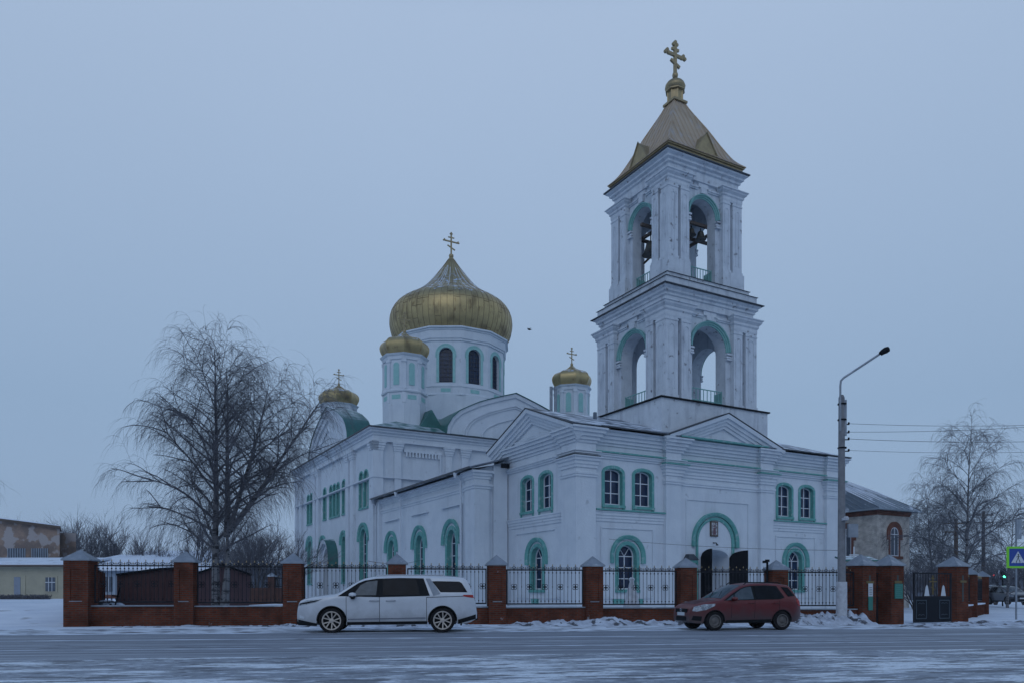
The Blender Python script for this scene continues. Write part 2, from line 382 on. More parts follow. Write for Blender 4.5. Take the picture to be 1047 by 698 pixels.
# ============================================================ CHURCH
CO = Vector((3.17, 38.0, 0)); CANG = radians(29.08)
church = thing('church', 'white Orthodox church with golden onion domes and a tall two-tier bell tower', 'church', CO, CANG)
def FR(b0): return frame((0, b0, 0), (1, 0, 0), (0, -1, 0))
def FL(a0): return frame((a0, 0, 0), (0, 1, 0), (-1, 0, 0))
G = .22
def window_arched(T, cx, z0, zs, hw, rise, recess, hood=None, hoodz=None, bars=2, sill=True, wide=.17, fan=False, lattice=False, outer_legs=0):
    """surround part with frame and glass sub-parts, T is a facade frame"""
    b = MB(); pth = archpath(cx, z0, zs, hw, rise)
    b.sweep(T, pth, [(0, -recess), (0, .05), (.05, .07), (wide-.03, .07), (wide, .04), (wide, -.05)])
    b.box(cx-hw-wide, cx+hw+wide, z0-.14, z0-.001, -.05, .10, T)
    if recess > .01: b.box(cx-hw, cx+hw, z0-.001, z0+.02, -recess, .0, T)
    if outer_legs:
        for sx in (-1, 1): b.box(cx+sx*(hw+wide/2)-wide/2+.02, cx+sx*(hw+wide/2)+wide/2-.02, z0-.14-outer_legs, z0-.141, -.04, .06, T)
    if hood:
        r0, r1 = hood
        hp = archpath(cx, hoodz, zs, hw+r0, (rise+r0) if rise is not None else None)
        w_ = r1-r0
        b.sweep(T, hp, [(0, -.04), (0, .10), (w_*.35, .15), (w_*.8, .19), (w_, .17), (w_, -.04)])
    o = b.build('window', 'green_paint', church, smooth=35)
    # white frame
    f = MB(); fw = .055
    f.sweep(T, [(x, z) for x, z in pth], [(0, -recess+.001), (-fw, -recess+.001), (-fw, -recess+.06), (0, -recess+.06)])
    f.box(cx-hw, cx+hw, z0+.021, z0+.09, -recess+.004, -recess+.064, T)
    f.box(cx-.025, cx+.025, z0+.09, zs+.02 if fan else zs+(rise or hw)-.03, -recess+.006, -recess+.058, T)
    for i in range(bars):
        zz = z0+(zs-z0)*(i+1)/(bars if fan else bars+.6); f.box(cx-hw+.03, cx+hw-.03, zz-.022, zz+.022, -recess+.008, -recess+.055, T)
    if fan:
        R_ = rise if rise is not None else hw
        for an in (55, 125):
            x1 = cx+hw*cos(radians(an)); z1 = zs+R_*sin(radians(an)); f.tube([(cx, zs, -recess+.03), (x1, z1, -recess+.03)], .022, 4, T)
    f.build('frame', 'white_frame', o)
    g = MB(); g.panel(T, arch(cx, z0, zs, hw, rise), z=-recess+.012); g.build('glass', 'window_glass', o)
    if lattice:
        q = MB(); n = int(hw*2/.16)
        for i in range(1, n): q.box(cx-hw+i*2*hw/n-.012, cx-hw+i*2*hw/n+.012, z0+.02, zs+.1, -recess+.03, -recess+.05, T)
        for i in range(1, int((zs-z0)/.22)): q.box(cx-hw, cx+hw, z0+i*.22-.01, z0+i*.22+.01, -recess+.052, -recess+.064, T)
        q.build('lattice', 'white_frame', o)
    return o
def hole(cx, z0, zs, hw, rise=None): return arch(cx, z0, zs, hw, rise)

# ---- narthex
UW = [(2.43, 0), (4.36, 0)]; UW2 = [(14.95, 0), (16.85, 0)]
TR = FR(G); TL = FL(G)
hR = [hole(c, 5.72, 7.34, .56, .24) for c, _ in UW+UW2]+[hole(3.33, 1.38, 3.12, .58), hole(15.85, 1.38, 3.12, .58)]
door_hole = [(8.35, .5), (10.45, .5)]+[(9.4+1.05*cos(pi*i/10), 3.2+.42*sin(pi*i/10)) for i in range(11)]
hR.append(door_hole)
b = MB()
b.panel(TR, [(.0, 0), (19.6, 0), (19.6, 9.5), (0, 9.5)], hR)
hL = [hole(c, 5.72, 7.34, .56, .24) for c in (3.2, 5.15)]+[hole(4.1, 1.38, 3.12, .58)]
b.panel(TL, [(G, 0), (8.4, 0), (8.4, 9.5), (G, 9.5)], hL)
b.panel(FL(19.48), [(0, 0), (8.4, 0), (8.4, 9.5), (0, 9.5)]); b.panel(FR(8.4), [(0, 0), (19.5, 0), (19.5, 9.5), (0, 9.5)])
b.box(0, 1.2, 0, 1.35, 0, 9.5); b.box(18.4, 19.6, 0, 1.35, 0, 9.5)
for a0 in (5.75, 12.75): b.box(a0, a0+1.05, 0, .4, 0, 9.5)
for a0, a1 in ((1.2, 5.75), (13.8, 18.4)):       # plinth, shadow panels and string course
    b.box(a0, a1, G-.06, G+.06, .2, .62)
    m_ = 3.4 if a0 < 9 else 15.95
    b.box(m_-1.75, m_+1.65, G-.05, G+.05, 4.52, 4.60); b.box(m_+1.59, m_+1.65, G-.05, G+.05, 1.0, 4.52); b.box(m_-1.75, m_-1.69, G-.05, G+.05, 1.0, 4.52)
    b.box(m_-1.75, m_+1.65, G-.06, G+.05, .92, .99)
    b.sweep(ID, [(a0, G), (a1, G)], [(-.05, 4.85), (.05, 4.87), (.05, 5.0), (.09, 5.03), (.09, 5.14), (.14, 5.18), (.14, 5.3), (.18, 5.33), (.18, 5.40), (-.05, 5.41)])
b.box(7.3, 12.0, G-.05, G+.05, 6.28, 6.36); b.box(11.94, 12.0, G-.05, G+.05, .6, 6.28); b.box(7.3, 7.36, G-.05, G+.05, .6, 6.28)
b.box(G-.06, G+.05, 1.35, 1.5, 4.52, 4.6)
b.sweep(ID, [(G, 7.2), (G, 1.35)], [(-.05, 4.85), (.05, 4.87), (.05, 5.0), (.09, 5.03), (.09, 5.14), (.14, 5.18), (.14, 5.3), (.18, 5.33), (.18, 5.40), (-.05, 5.41)])
b.box(G-.06, G+.05, 2.3, 6.4, 4.52, 4.60); b.box(G-.06, G+.05, 6.34, 6.4, 1.0, 4.52); b.box(G-.06, G+.05, 1.8, 6.3, .92, 1.0)
b.build('narthex_wall', 'plaster', church, uv=False)
b = MB()
full = [(G, 8.4), (G, 1.35), (0, 1.35), (0, 0), (1.2, 0), (1.2, G), (5.75, G), (5.75, 0), (6.85, 0), (6.85, G), (12.75, G), (12.75, 0), (13.8, 0), (13.8, G), (18.4, G), (18.4, 0), (19.6, 0), (19.6, 1.35), (19.5, 1.35), (19.5, 8.4)]
b.sweep(ID, full, [(-.04, 8.72), (.06, 8.72), (.07, 8.83), (.07, 8.86), (.15, 8.86), (.16, 8.99), (.16, 9.03), (.25, 9.03), (.26, 9.14), (.26, 9.20), (.36, 9.20), (.37, 9.31), (.37, 9.37), (.46, 9.37), (.47, 9.46), (-.04, 9.50)])
b.sweep(ID, full, [(-.04, 8.06), (.06, 8.06), (.07, 8.15), (.14, 8.17), (.15, 8.25), (.21, 8.27), (.21, 8.32), (-.04, 8.33)])
cp1 = [(-.04, 7.46), (.06, 7.48), (.06, 7.60), (.11, 7.64), (.11, 7.77), (.19, 7.83), (.19, 7.94), (.28, 7.98), (.28, 8.035), (-.04, 8.038)]
cp2 = [(-.04, 7.00), (.06, 7.03), (.06, 7.12), (.10, 7.15), (.10, 7.25), (-.04, 7.29)]
for path in ([(.3, 1.35), (0, 1.35), (0, 0), (1.2, 0), (1.2, .3)], [(5.75, .3), (5.75, 0), (6.85, 0), (6.85, G), (12.75, G), (12.75, 0), (13.8, 0), (13.8, .3)], [(18.4, .3), (18.4, 0), (19.6, 0), (19.6, 1.35), (19.3, 1.35)]):
    b.sweep(ID, path, cp1); b.sweep(ID, path, cp2)
b.build('narthex_cornice', 'plaster', church)
for a0, a1, z, o in ((1.2, 5.75, 8.335, .23), (6.85, 12.75, 8.335, .23), (13.8, 18.4, 8.335, .23), (1.25, 5.72, 5.412, .22), (13.85, 18.4, 5.412, .22)):
    b = MB(); b.box(a0, a1, G-o-.03, G+.02, z, z+.075); b.build('ledge_cap', 'green_paint', church)
for a0, a1 in ((5.75, 6.85), (12.75, 13.8), (18.4, 19.6)):
    b = MB(); b.box(a0-.3, a1+.3, -.34, .02, 8.04, 8.11); b.build('ledge_cap', 'green_paint', church)
b = MB(); b.box(6.4, 12.9, -.50, -.05, 9.505, 9.58)
b.build('ledge_cap', 'green_paint', church)
b = MB(); b.box(-.05, 1.3, -.30, .0, 8.04, 8.075); b.box(-.30, -.0, -.30, 1.4, 8.04, 8.075); b.build('ledge_flashing', 'flashing', church)
# pediments
def pediment(T, x0, x1, zb, zt, dp, back=.6):
    cx = (x0+x1)/2; b = MB()
    b.panel(T, [(x0+.3, zb+.0), (x1-.3, zb+.0), (cx, zt-.25)], z=-.02)
    k = [(-.72, -.05), (-.72, .10), (-.56, .12), (-.55, .20), (-.40, .22), (-.39, .30), (-.22, .33), (-.21, .44), (-.01, .48), (-.01, -back)]
    b.sweep(T, [(x1, zb), (cx, zt), (x0, zb)], k)
    sl = (zt-zb)/(x1-cx)
    q = 1.3
    b.sweep(T, [(x1-q*2.1, zb+.18), (cx, zt-q*1.13), (x0+q*2.1, zb+.18)], [(-.14, -.05), (-.14, .10), (.0, .14), (.0, -.05)])
    b.build('pediment', 'plaster', church)
    f = MB(); f.sweep(T, [(x1+.05, zb), (cx, zt+.02), (x0-.05, zb)], [(-.012, -back), (-.012, .50), (.035, .51), (.035, -back)]); f.build('pediment_flashing', 'flashing', church)
pediment(FR(0), 5.35, 14.25, 9.46, 11.1, .4, .7)
pediment(FL(0), -.40, 8.75, 9.46, 11.15, .4, .5)
# narthex roof
b = MB()
def roof(b, pts, t=.05): b.hexa([(x, y, z-t) for x, y, z in pts], pts) if len(pts) == 4 else b.add([(x, y, z-t) for x, y, z in pts]+list(pts), [(2, 1, 0), (3, 4, 5), (0, 1, 4, 3), (1, 2, 5, 4), (2, 0, 3, 5)])
roof(b, [(-.35, -.45, 9.56), (15.2, -.45, 9.56), (15.2, 4.2, 11.3), (-.35, 4.2, 11.2)])
roof(b, [(-.35, 8.8, 9.56), (15.2, 8.8, 9.56), (15.2, 4.2, 11.3), (-.35, 4.2, 11.2)])
roof(b, [(15.2, -.45, 9.56), (20.05, -.45, 9.56), (15.2, 4.2, 11.3)]); roof(b, [(15.2, 8.8, 9.56), (20.05, 8.8, 9.56), (15.2, 4.2, 11.3)])
roof(b, [(20.05, -.45, 9.56), (20.05, 8.8, 9.56), (15.2, 4.2, 11.3)])
b.box(2.85, 3.0, 2.45, 2.6, 9.8, 11.0)
b.build('narthex_roof', 'grey_roof', church)
b = MB(); b.box(1.2, 5.6, -.50, -.46, 9.505, 9.57); b.build('gutter', 'flashing', church)
b = MB(); b.box(14.0, 20.05, -.50, -.46, 9.505, 9.57); b.box(20.03, 20.08, -.46, 8.8, 9.505, 9.57); b.build('gutter', 'flashing', church)
# windows
for c, _ in UW+UW2: window_arched(TR, c, 5.72, 7.34, .56, .24, .26, bars=2, wide=.17, outer_legs=.14)
for c in (3.33, 15.85): window_arched(TR, c, 1.38, 3.12, .58, None, .30, hood=(.31, .52), hoodz=2.75, bars=3, wide=.20, fan=True)
for c in (3.2, 5.15): window_arched(TL, c, 5.72, 7.34, .56, .24, .26, bars=2, wide=.17, outer_legs=.14)
window_arched(TL, 4.1, 1.38, 3.12, .58, None, .30, hood=(.31, .52), hoodz=2.75, bars=3, wide=.20, fan=True)
for T, c in ((TR, 2.75), (TR, 4.0), (TR, 15.2), (TL, 4.3)):
    b = MB(); b.box(c-.35, c+.35, .66, .90, -.02, .07, T); b.build('vent', 'green_paint', church)
# portal
b = MB()
cx = 9.42
b.sweep(TR, archpath(cx, 3.75, 4.05, 1.50, 1.42, 20), [(0, -.04), (0, .12), (.08, .17), (.18, .20), (.21, .18), (.21, -.04)])
b.sweep(TR, archpath(cx, .5, 4.05, 1.25, 1.2, 20), [(0, -.04), (0, .05), (.10, .09), (.16, .09), (.16, -.04)])
b.build('portal_arch', 'green_paint', church, smooth=35)
b = MB()
b.box(8.35-.001, 8.35, G, 1.3, .5, 3.7) if False else None
b.sweep(TR, archpath(9.4, .5, 3.2, 1.05, .42, 10), [(0, -1.3), (0, .03), (.10, .05), (.10, -.03)])
b.box(8.3, 10.5, 1.42, 1.5, .4, 3.7); b.box(8.3, 10.5, .05, 1.45, .42, .55)
b.build('portal_recess', 'plaster', church)
b = MB(); b.box(8.7, 10.1, 1.36, 1.41, .56, 2.7); b.box(8.62, 8.7, 1.3, 1.41, .56, 2.78); b.box(10.1, 10.18, 1.3, 1.41, .56, 2.78); b.box(8.7, 10.1, 1.3, 1.41, 2.7, 2.78)
d = b.build('inner_door', 'white_frame', church)
def door_leaf(hx, ang, flip):
    b = MB(); n = 8; w_ = 1.02
    R_ = Matrix.Translation((hx, G-.06, 0)) @ Matrix.Rotation(radians(ang), 4, 'Z')
    sgn = flip
    out_ = [(0, .56), (sgn*w_, .56)]+[(sgn*w_*(1-i/n), 3.18+.42*(1-(i/n)**2)**.5 if True else 0) for i in range(n+1)]
    T = R_ @ frame((0, 0, 0), (1, 0, 0), (0, -1, 0))
    b.prism(T, out_, -.03, .03)
    for z in (.8, 1.9):
        b.box(min(sgn*.15, sgn*.87), max(sgn*.15, sgn*.87), z, z+.95, .031, .05, T)
    return b.build('door_leaf', 'dark_metal', church)
door_leaf(8.36, -100, 1); door_leaf(10.46, 140, -1)
b = MB(); b.box(9.05, 9.6, G-.08, G+.02, 4.35, 5.2); ic = b.build('icon', 'timber', church)
mat('icon_paint', (.40, .42, .44), (.10, .07, .09), scale=6, rough=.4, lo=.45, hi=.6)
b = MB(); b.box(9.12, 9.53, G-.085, G-.079, 4.43, 5.12); b.build('icon_painting', 'icon_paint', ic)
mat('red_robe', (.12, .06, .08), rough=.6)
b = MB(); b.prism(TR, [(9.22, 4.46), (9.43, 4.46), (9.40, 4.8), (9.325, 4.86), (9.25, 4.8)], .084, .09); b.lathe([(0, 0), (.055, 0), (.055, .006), (0, .006)], 12, T=TR @ Matrix.Translation((9.325, 4.93, .084))); b.build('icon_figure', 'red_robe', ic)
b = MB(); b.tube([(9.3, G, 4.0), (9.3, G-.25, 3.98), (9.3, G-.3, 3.9)], .03, 6); b.lathe([(0, .06), (.08, 0), (.08, -.03), (0, -.04)], 10, (9.3, G-.3, 3.88)); b.build('door_lamp', 'dark_metal', church)
# little canopy and notice case left of the portal
b = MB(); b.hexa([(7.1, -.25, 3.0), (7.85, -.25, 3.0), (7.85, G, 3.0), (7.1, G, 3.0)], [(7.3, -.05, 3.32), (7.65, -.05, 3.32), (7.65, G, 3.32), (7.3, G, 3.32)])
cn = b.build('canopy', 'flashing', church)
b = MB(); b.box(7.15, 7.20, -.2, -.15, .5, 2.99); b.box(7.74, 7.79, -.2, -.15, .5, 2.99); b.box(7.15, 7.79, -.19, -.12, 2.85, 2.98); b.box(7.20, 7.74, -.18, -.14, .9, 1.6); b.build('canopy_post', 'green_paint', cn)

# ---- aisle (refectory)
A0 = -2.0; B1 = 7.3; B2 = 24.15
T_ = FL(A0+G)
cs = (10.85, 15.95, 21.3)
b = MB()
b.panel(T_, [(B1, 0), (B2, 0), (B2, 8.2), (B1, 8.2)], [hole(c, 1.2, 4.25, .62, .8) for c in cs])
b.add([(A0+G, B1+G, 0), (.12, B1+G, 0), (.12, B1+G, 8.85), (A0+G, B1+G, 8.2)], [(0, 1, 2, 3)])
b.box(A0, A0+.95, B1, B1+1.2, 0, 8.2); b.box(-.75, .15, B1+.03, B1+.5, 0, 8.5)
b.box(A0, A0+.3, 23.4, 24.1, 0, 8.2)
for c in cs: b.box(A0+.06, A0+.2, c-1.55, c+1.3, 6.42, 6.5)
b.box(A0+.06, A0+.2, 9.3, 9.36, 1, 6.42)
path = [(A0+G, B2), (A0+G, B1+1.2), (A0, B1+1.2), (A0, B1), (A0+.95, B1), (A0+.95, B1+G), (-.75, B1+G)]
b.sweep(ID, path, [(-.04, 7.68), (.05, 7.70), (.05, 7.82), (.12, 7.87), (.12, 7.98), (.22, 8.04), (.22, 8.16), (-.04, 8.2)])
b.sweep(ID, path, [(-.04, 7.12), (.05, 7.15), (.05, 7.25), (.11, 7.3), (.11, 7.42), (-.04, 7.45)])
b.build('aisle_wall', 'plaster', church)
b = MB()
roof(b, [(A0-.45, B1-.35, 8.26), (A0-.45, B2+.05, 8.26), (4.6, B2+.05, 10.0), (4.6, 8.5, 10.0)]) if False else None
b.hexa([(A0-.45, B1-.35, 8.22), (.0, B1-.35, 8.93), (.0, 8.6, 8.93), (A0-.45, 8.6, 8.22)], [(A0-.45, B1-.35, 8.29), (.0, B1-.35, 9.0), (.0, 8.6, 9.0), (A0-.45, 8.6, 8.29)])
b.hexa([(A0-.45, 8.6, 8.22), (9.8, 8.6, 10.7), (9.8, B2, 10.7), (A0-.45, B2, 8.22)], [(A0-.45, 8.6, 8.29), (9.8, 8.6, 10.8), (9.8, B2, 10.8), (A0-.45, B2, 8.29)])
b.hexa([(22, 8.6, 8.22), (9.8, 8.6, 10.7), (9.8, B2, 10.7), (22, B2, 8.22)], [(22, 8.6, 8.29), (9.8, 8.6, 10.8), (9.8, B2, 10.8), (22, B2, 8.29)])
b.build('aisle_roof', 'grey_roof', church)
b = MB(); b.panel(FL(21.5), [(B1, 0), (B2, 0), (B2, 8.25), (B1, 8.25)]); b.add([(19.5, 8.5, 0), (21.5, 8.5, 0), (21.5, 8.5, 8.2), (19.5, 8.5, 8.6)], [(0, 1, 2, 3)]); b.build('aisle_wall', 'plaster', church)
b = MB(); b.box(A0-.49, A0-.45, B1-.3, B2, 8.18, 8.31); b.build('gutter', 'flashing', church)
for c in cs:
    o = window_arched(T_, c, 1.2, 4.25, .62, .8, .34, hood=(.42, .66), hoodz=4.15, bars=4, wide=.26, fan=True)
for c in (8.95, 18.75, 23.95):
    b = MB(); b.tube([(A0-.42, c, 8.2), (A0-.42, c, 8.05), (A0-.08, c, 7.75), (A0-.08, c, .6)], .06, 8); b.lathe([(.06, -.2), (.13, 0), (.13, .1), (.05, .1)], 8, (A0-.42, c, 8.1)); b.build('downpipe', 'plaster', church, smooth=40)
b = MB(); b.box(-.5, .0, B1-.5, B1-.35, 8.35, 8.6); b.build('loudspeaker', 'dark_metal', church)

# ---- nave
N0 = -2.2; N1 = 21.8; NB = 24.15; NE = 49.0; NZ = 13.6
TN = FL(N0+G); NC = 36.0
b = MB()
upn = [(26.45, 7.95, 10.35, .42), (27.65, 7.95, 10.35, .42), (32.35, 7.95, 10.35, .40), (34.05, 7.95, 10.35, .38), (35.15, 7.95, 10.35, .38), (36.25, 7.95, 10.35, .38), (38.3, 7.95, 10.35, .40), (43.0, 7.95, 10.35, .42), (44.2, 7.95, 10.35, .42)]
lon = [(27.1, 2.1, 5.5, .75), (32.3, 2.1, 5.5, .5), (38.9, 2.1, 5.5, .5), (43.6, 2.1, 5.5, .75)]
b.panel(TN, [(NB+G, 0), (NE, 0), (NE, NZ), (NB+G, NZ)], [hole(*q) for q in upn+lon]+[arch(NC, .5, 4.1, 1.0)])
b.panel(FR(NB+G), [(N0+G, 0), (N1-G, 0), (N1-G, NZ), (N0+G, NZ)])
b.panel(FL(N1-G), [(NB+G, 0), (NE, 0), (NE, NZ), (NB+G, NZ)]); b.panel(FR(NE), [(N0+G, 0), (N1-G, 0), (N1-G, NZ), (N0+G, NZ)])
b.panel(FL(N1-1), [(NB+1, .2), (NE-1, .2), (NE-1, 13), (NB+1, 13)])
pa = [(-2.2, -1.4), (-.5, .05), (3.78, 4.35), (5.2, 5.8), (13.9, 14.5), (15.3, 15.9), (20.2, 20.9), (21.1, 21.8)]
for a0, a1 in pa[1:]:
    b.box(a0, a1, NB, NB+.3, 0, 12.9)
b.box(N0, N0+.8, NB, NB+.9, 0, 12.9)
pb = [(29.2, 30.0), (30.5, 31.3), (39.8, 40.6), (41.1, 41.9), (46.4, 47.1), (48.2, 49.0)]
for b0, b1 in pb: b.box(N0, N0+.3, b0, b1, 0, 12.9)
# capitals
for a0, a1 in pa:
    y1 = NB+.4
    b.sweep(ID, [(a0, y1), (a0, NB), (a1, NB), (a1, y1)], [(-.04, 12.05), (.05, 12.08), (.05, 12.2), (.09, 12.25), (.09, 12.4), (.15, 12.45), (.15, 12.58), (.2, 12.62), (.2, 12.7), (-.04, 12.72)])
for b0, b1 in [(NB, NB+.9)]+pb:
    b.sweep(ID, [(N0+.4, b1), (N0, b1), (N0, b0), (N0+.4, b0)], [(-.04, 12.05), (.05, 12.08), (.05, 12.2), (.09, 12.25), (.09, 12.4), (.15, 12.45), (.15, 12.58), (.2, 12.62), (.2, 12.7), (-.04, 12.72)])
rim = [(N0, NE), (N0, NB), (N1, NB), (N1, NE)]
b.sweep(ID, rim, [(-.2, 12.72), (.04, 12.74), (.04, 12.84), (-.0, 12.9), (-.0, 13.15), (.1, 13.2), (.1, 13.32), (.28, 13.4), (.28, 13.52), (.45, 13.58), (.45, 13.66), (-.2, 13.7)])
b.sweep(ID, [(N0+.06, NE), (N0+.06, NB+.06), (N1-.06, NB+.06), (N1-.06, NE)], [(-.2, 9.95), (.12, 9.98), (.12, 10.07), (-.2, 10.1)])
for i in range(11):     # dentil row under the panel head
    a = .45+i*.27; b.box(a, a+.13, NB+.04, NB+.2, 11.75, 12.1)
b.box(.3, 3.5, NB+.05, NB+.2, 12.1, 12.3); b.box(3.3, 3.42, NB+.05, NB+.2, 10.1, 12.1)
b.build('nave_wall', 'plaster', church)
b = MB()
b.hexa([(N0-.5, NB-.5, 13.7), (N1+.5, NB-.5, 13.7), (N1+.5, NE+.5, 13.7), (N0-.5, NE+.5, 13.7)], [(4.8, NB+6.6, 16.6), (15, NB+6.6, 16.6), (15, NE-6.6, 16.6), (4.8, NE-6.6, 16.6)])
b.hexa([(1.9, NB+1.6, 14.0), (4.6, NB+1.6, 14.0), (4.6, NB+5.6, 14.0), (1.9, NB+5.6, 14.0)], [(3.2, NB+1.6, 16.0), (3.3, NB+1.6, 16.0), (3.3, NB+5.6, 16.2), (3.2, NB+5.6, 16.2)])
b.build('nave_roof', 'green_roof', church)
b = MB(); b.sweep(ID, [(N0, NE), (N0, NB), (N1, NB), (N1, NE)], [(.42, 13.67), (.53, 13.67), (.53, 13.76), (.42, 13.76)]); b.build('gutter', 'flashing', church)
for (c, z0, zs, hw) in upn: window_arched(TN, c, z0, zs, hw, None, .22, bars=4, wide=.14)
for (c, z0, zs, hw) in lon: window_arched(TN, c, z0, zs, hw, None, .3, hood=(.25, .52), hoodz=5.3, bars=4, wide=.22)
# zakomara gables (keeled arches) with barrel roofs
def keel(cx, hw, h, zb):
    P = [(0, 0), (.02, .18), (.09, .36), (.19, .50), (.30, .59), (.46, .71), (.64, .81), (.82, .90), (1, .985)]
    r_ = [(cx+hw*(1-t), zb+h*q) for t, q in P]; l_ = [(cx-hw*(1-t), zb+h*q) for t, q in P[:-1]][::-1]
    return r_+l_
def zakomara(T, cx, hw, h, zb, depth):
    b = MB(); k = keel(cx, hw, h, zb)
    b.panel(T, k, z=-.02)
    b.sweep(T, k, [(-.32, -.05), (-.32, .10), (-.02, .16), (-.02, -.4)])
    for s_, dd in ((.76, .05), (.72, .05), (.50, .05)):
        b.sweep(T, keel(cx, hw*s_, h*s_, zb), [(-.07, -.05), (-.07, .07), (0, .07), (0, -.05)])
    b.build('zakomara', 'plaster', church, smooth=35)
    f = MB(); f.sweep(T, k, [(-.012, .22), (.05, .24), (.05, -depth), (-.012, -depth)]); f.build('zakomara_roof', 'green_roof', church, smooth=35)
zakomara(FR(NB), 10.1, 6.35, 4.15, 13.7, 8)
zakomara(FL(N0), 36.3, 6.2, 4.15, 13.7, 2.0)
zakomara(frame((N1, 0, 0), (0, -1, 0), (1, 0, 0)), -36.3, 6.2, 4.15, 13.7, 8)
# side porch
b = MB()
b.sweep(TN, archpath(NC, .5, 4.1, 1.02), [(0, -.4), (0, .5), (.2, .55), (.2, .45), (.45, .45), (.45, .78), (.8, .82), (.8, -.05)])
po = b.build('side_porch', 'plaster', church, smooth=35)
b = MB(); b.sweep(TN, archpath(NC, 3.4, 4.1, 1.83), [(0, -.05), (0, .90), (.06, .90), (.06, -.05)]); b.build('porch_roof', 'green_roof', po, smooth=35)
b = MB(); b.panel(TN, arch(NC, .5, 4.1, 1.0), z=-.3); b.build('side_door', 'dark_metal', church)

# ---- main drum and dome
DC = (9.95, 36.6)
def drum_frame(c, R, an, z=0): # facet frame, facet normal angle an
    n = Vector((cos(an), sin(an), 0)); t = Vector((-n.y, n.x, 0))
    return frame((c[0]+n.x*R, c[1]+n.y*R, z), t, n)
RA = 5.1; nf = 12; hwf = RA*math.tan(pi/nf)
b = MB(); fr = [drum_frame(DC, RA, 2*pi*i/nf) for i in range(nf)]
WZ0, WZS, WHW = 20.3, 22.85, .62
for T in fr: b.panel(T, [(-hwf, 19.2), (hwf, 19.2), (hwf, 24.2), (-hwf, 24.2)], [arch(0, WZ0, WZS, WHW)], depth=.3)
def ngon(c, R, n, a0=0): return [(c[0]+R*cos(a0+2*pi*i/n), c[1]+R*sin(a0+2*pi*i/n)) for i in range(n)]
Rc = RA/cos(pi/nf); ng = ngon(DC, Rc, nf, pi/nf)
b.sweep(ID, ng, [(-.1, 24.0), (.10, 24.05), (.10, 24.2), (.18, 24.25), (.20, 24.95), (.28, 25.0), (.28, 25.1), (.42, 25.15), (.42, 25.28), (-.4, 25.3)], closed=True)
b.sweep(ID, ng, [(-.1, 20.05), (.16, 20.02), (.16, 19.9), (.10, 19.85), (.10, 19.3), (.2, 19.25), (.2, 19.12), (-.1, 19.1)], closed=True)
b.lathe([(5.38, 14.2), (5.38, 19.2), (5.2, 19.25)], 48, (*DC, 0))
b.build('drum', 'plaster', church, smooth=30)
for T in fr:
    w_ = MB(); w_.sweep(T, archpath(0, WZ0, WZS, WHW), [(0, -.02), (0, .05), (.24, .06), (.24, -.02)])
    w_.sweep(T, archpath(0, 22.6, WZS, WHW+.24), [(0, -.02), (0, .08), (.08, .08), (.08, -.02)])
    o = w_.build('drum_window', 'pale_green', church, smooth=35)
    g = MB(); g.panel(T, arch(0, WZ0, WZS, WHW), z=-.28); g.build('glass', 'window_glass', o)
    q = MB()
    for x in (-.3, -.0, .3): q.box(x-.02, x+.02, WZ0, WZS+.5, -.27, -.24, T)
    for i in range(8): q.box(-WHW, WHW, WZ0+.2+i*.37, WZ0+.24+i*.37, -.239, -.22, T)
    q.build('lattice', 'dark_lattice', o)
    q = MB(); q.box(-.45, .45, 19.42, 19.75, .08, .125, T); q.build('drum_panel', 'pale_green', church)
PROF = [(5.35, 25.3), (5.52, 25.6), (5.76, 26.1), (5.90, 26.7), (5.95, 27.2), (5.88, 27.8), (5.66, 28.35), (5.25, 28.85), (4.65, 29.25), (3.9, 29.68), (3.1, 30.25), (2.4, 30.88), (1.8, 31.55), (1.3, 32.2), (.85, 32.8), (.5, 33.3), (.25, 33.7), (.10, 33.95)]
def smoothprof(P, k=3):
    o = []
    for i in range(len(P)-1):
        p0 = P[max(0, i-1)]; p1 = P[i]; p2 = P[i+1]; p3 = P[min(len(P)-1, i+2)]
        for j in range(k):
            t = j/k; o.append(tuple(.5*((2*p1[q])+(-p0[q]+p2[q])*t+(2*p0[q]-5*p1[q]+4*p2[q]-p3[q])*t*t+(-p0[q]+3*p1[q]-3*p2[q]+p3[q])*t**3) for q in (0, 1)))
    return o+[P[-1]]
b = MB(); ns = 64
b.lathe([(4.9, 25.28)]+smoothprof(PROF, 2), ns*2, (*DC, 0), rmod=lambda k: 1.0 if k % 2 == 0 else .9965)
b.m = 1
for i in range(ns):
    an = 2*pi*i/ns; pr_ = smoothprof(PROF, 2)[: 32 if i % 2 == 0 else 20]
    b.tube([((DC[0]+r_*cos(an)), DC[1]+r_*sin(an), z) for r_, z in pr_], .018, 4)
rb = random.Random(4)
for zi in range(1, len(PROF)-8):      # staggered cross seams of the metal sheets
    for i in range(ns):
        if rb.random() < .90: continue
        r_, z = PROF[zi]; z += rb.uniform(-.2, .2); P = [(DC[0]+r_*1.0*cos(2*pi*(i+k/2)/ns), DC[1]+r_*sin(2*pi*(i+k/2)/ns), PROF[zi][1]) for k in range(3)]
        b.tube(P, .016, 4)
for zz in (28.0,):
    for i in range(len(PROF)-1):
        if PROF[i][1] <= zz <= PROF[i+1][1]:
            t = (zz-PROF[i][1])/(PROF[i+1][1]-PROF[i][1]); rr = PROF[i][0]*(1-t)+PROF[i+1][0]*t; b.lathe([(rr-.03, zz-.03), (rr+.025, zz), (rr-.03, zz+.03)], 88, (*DC, 0))
b.m = 2
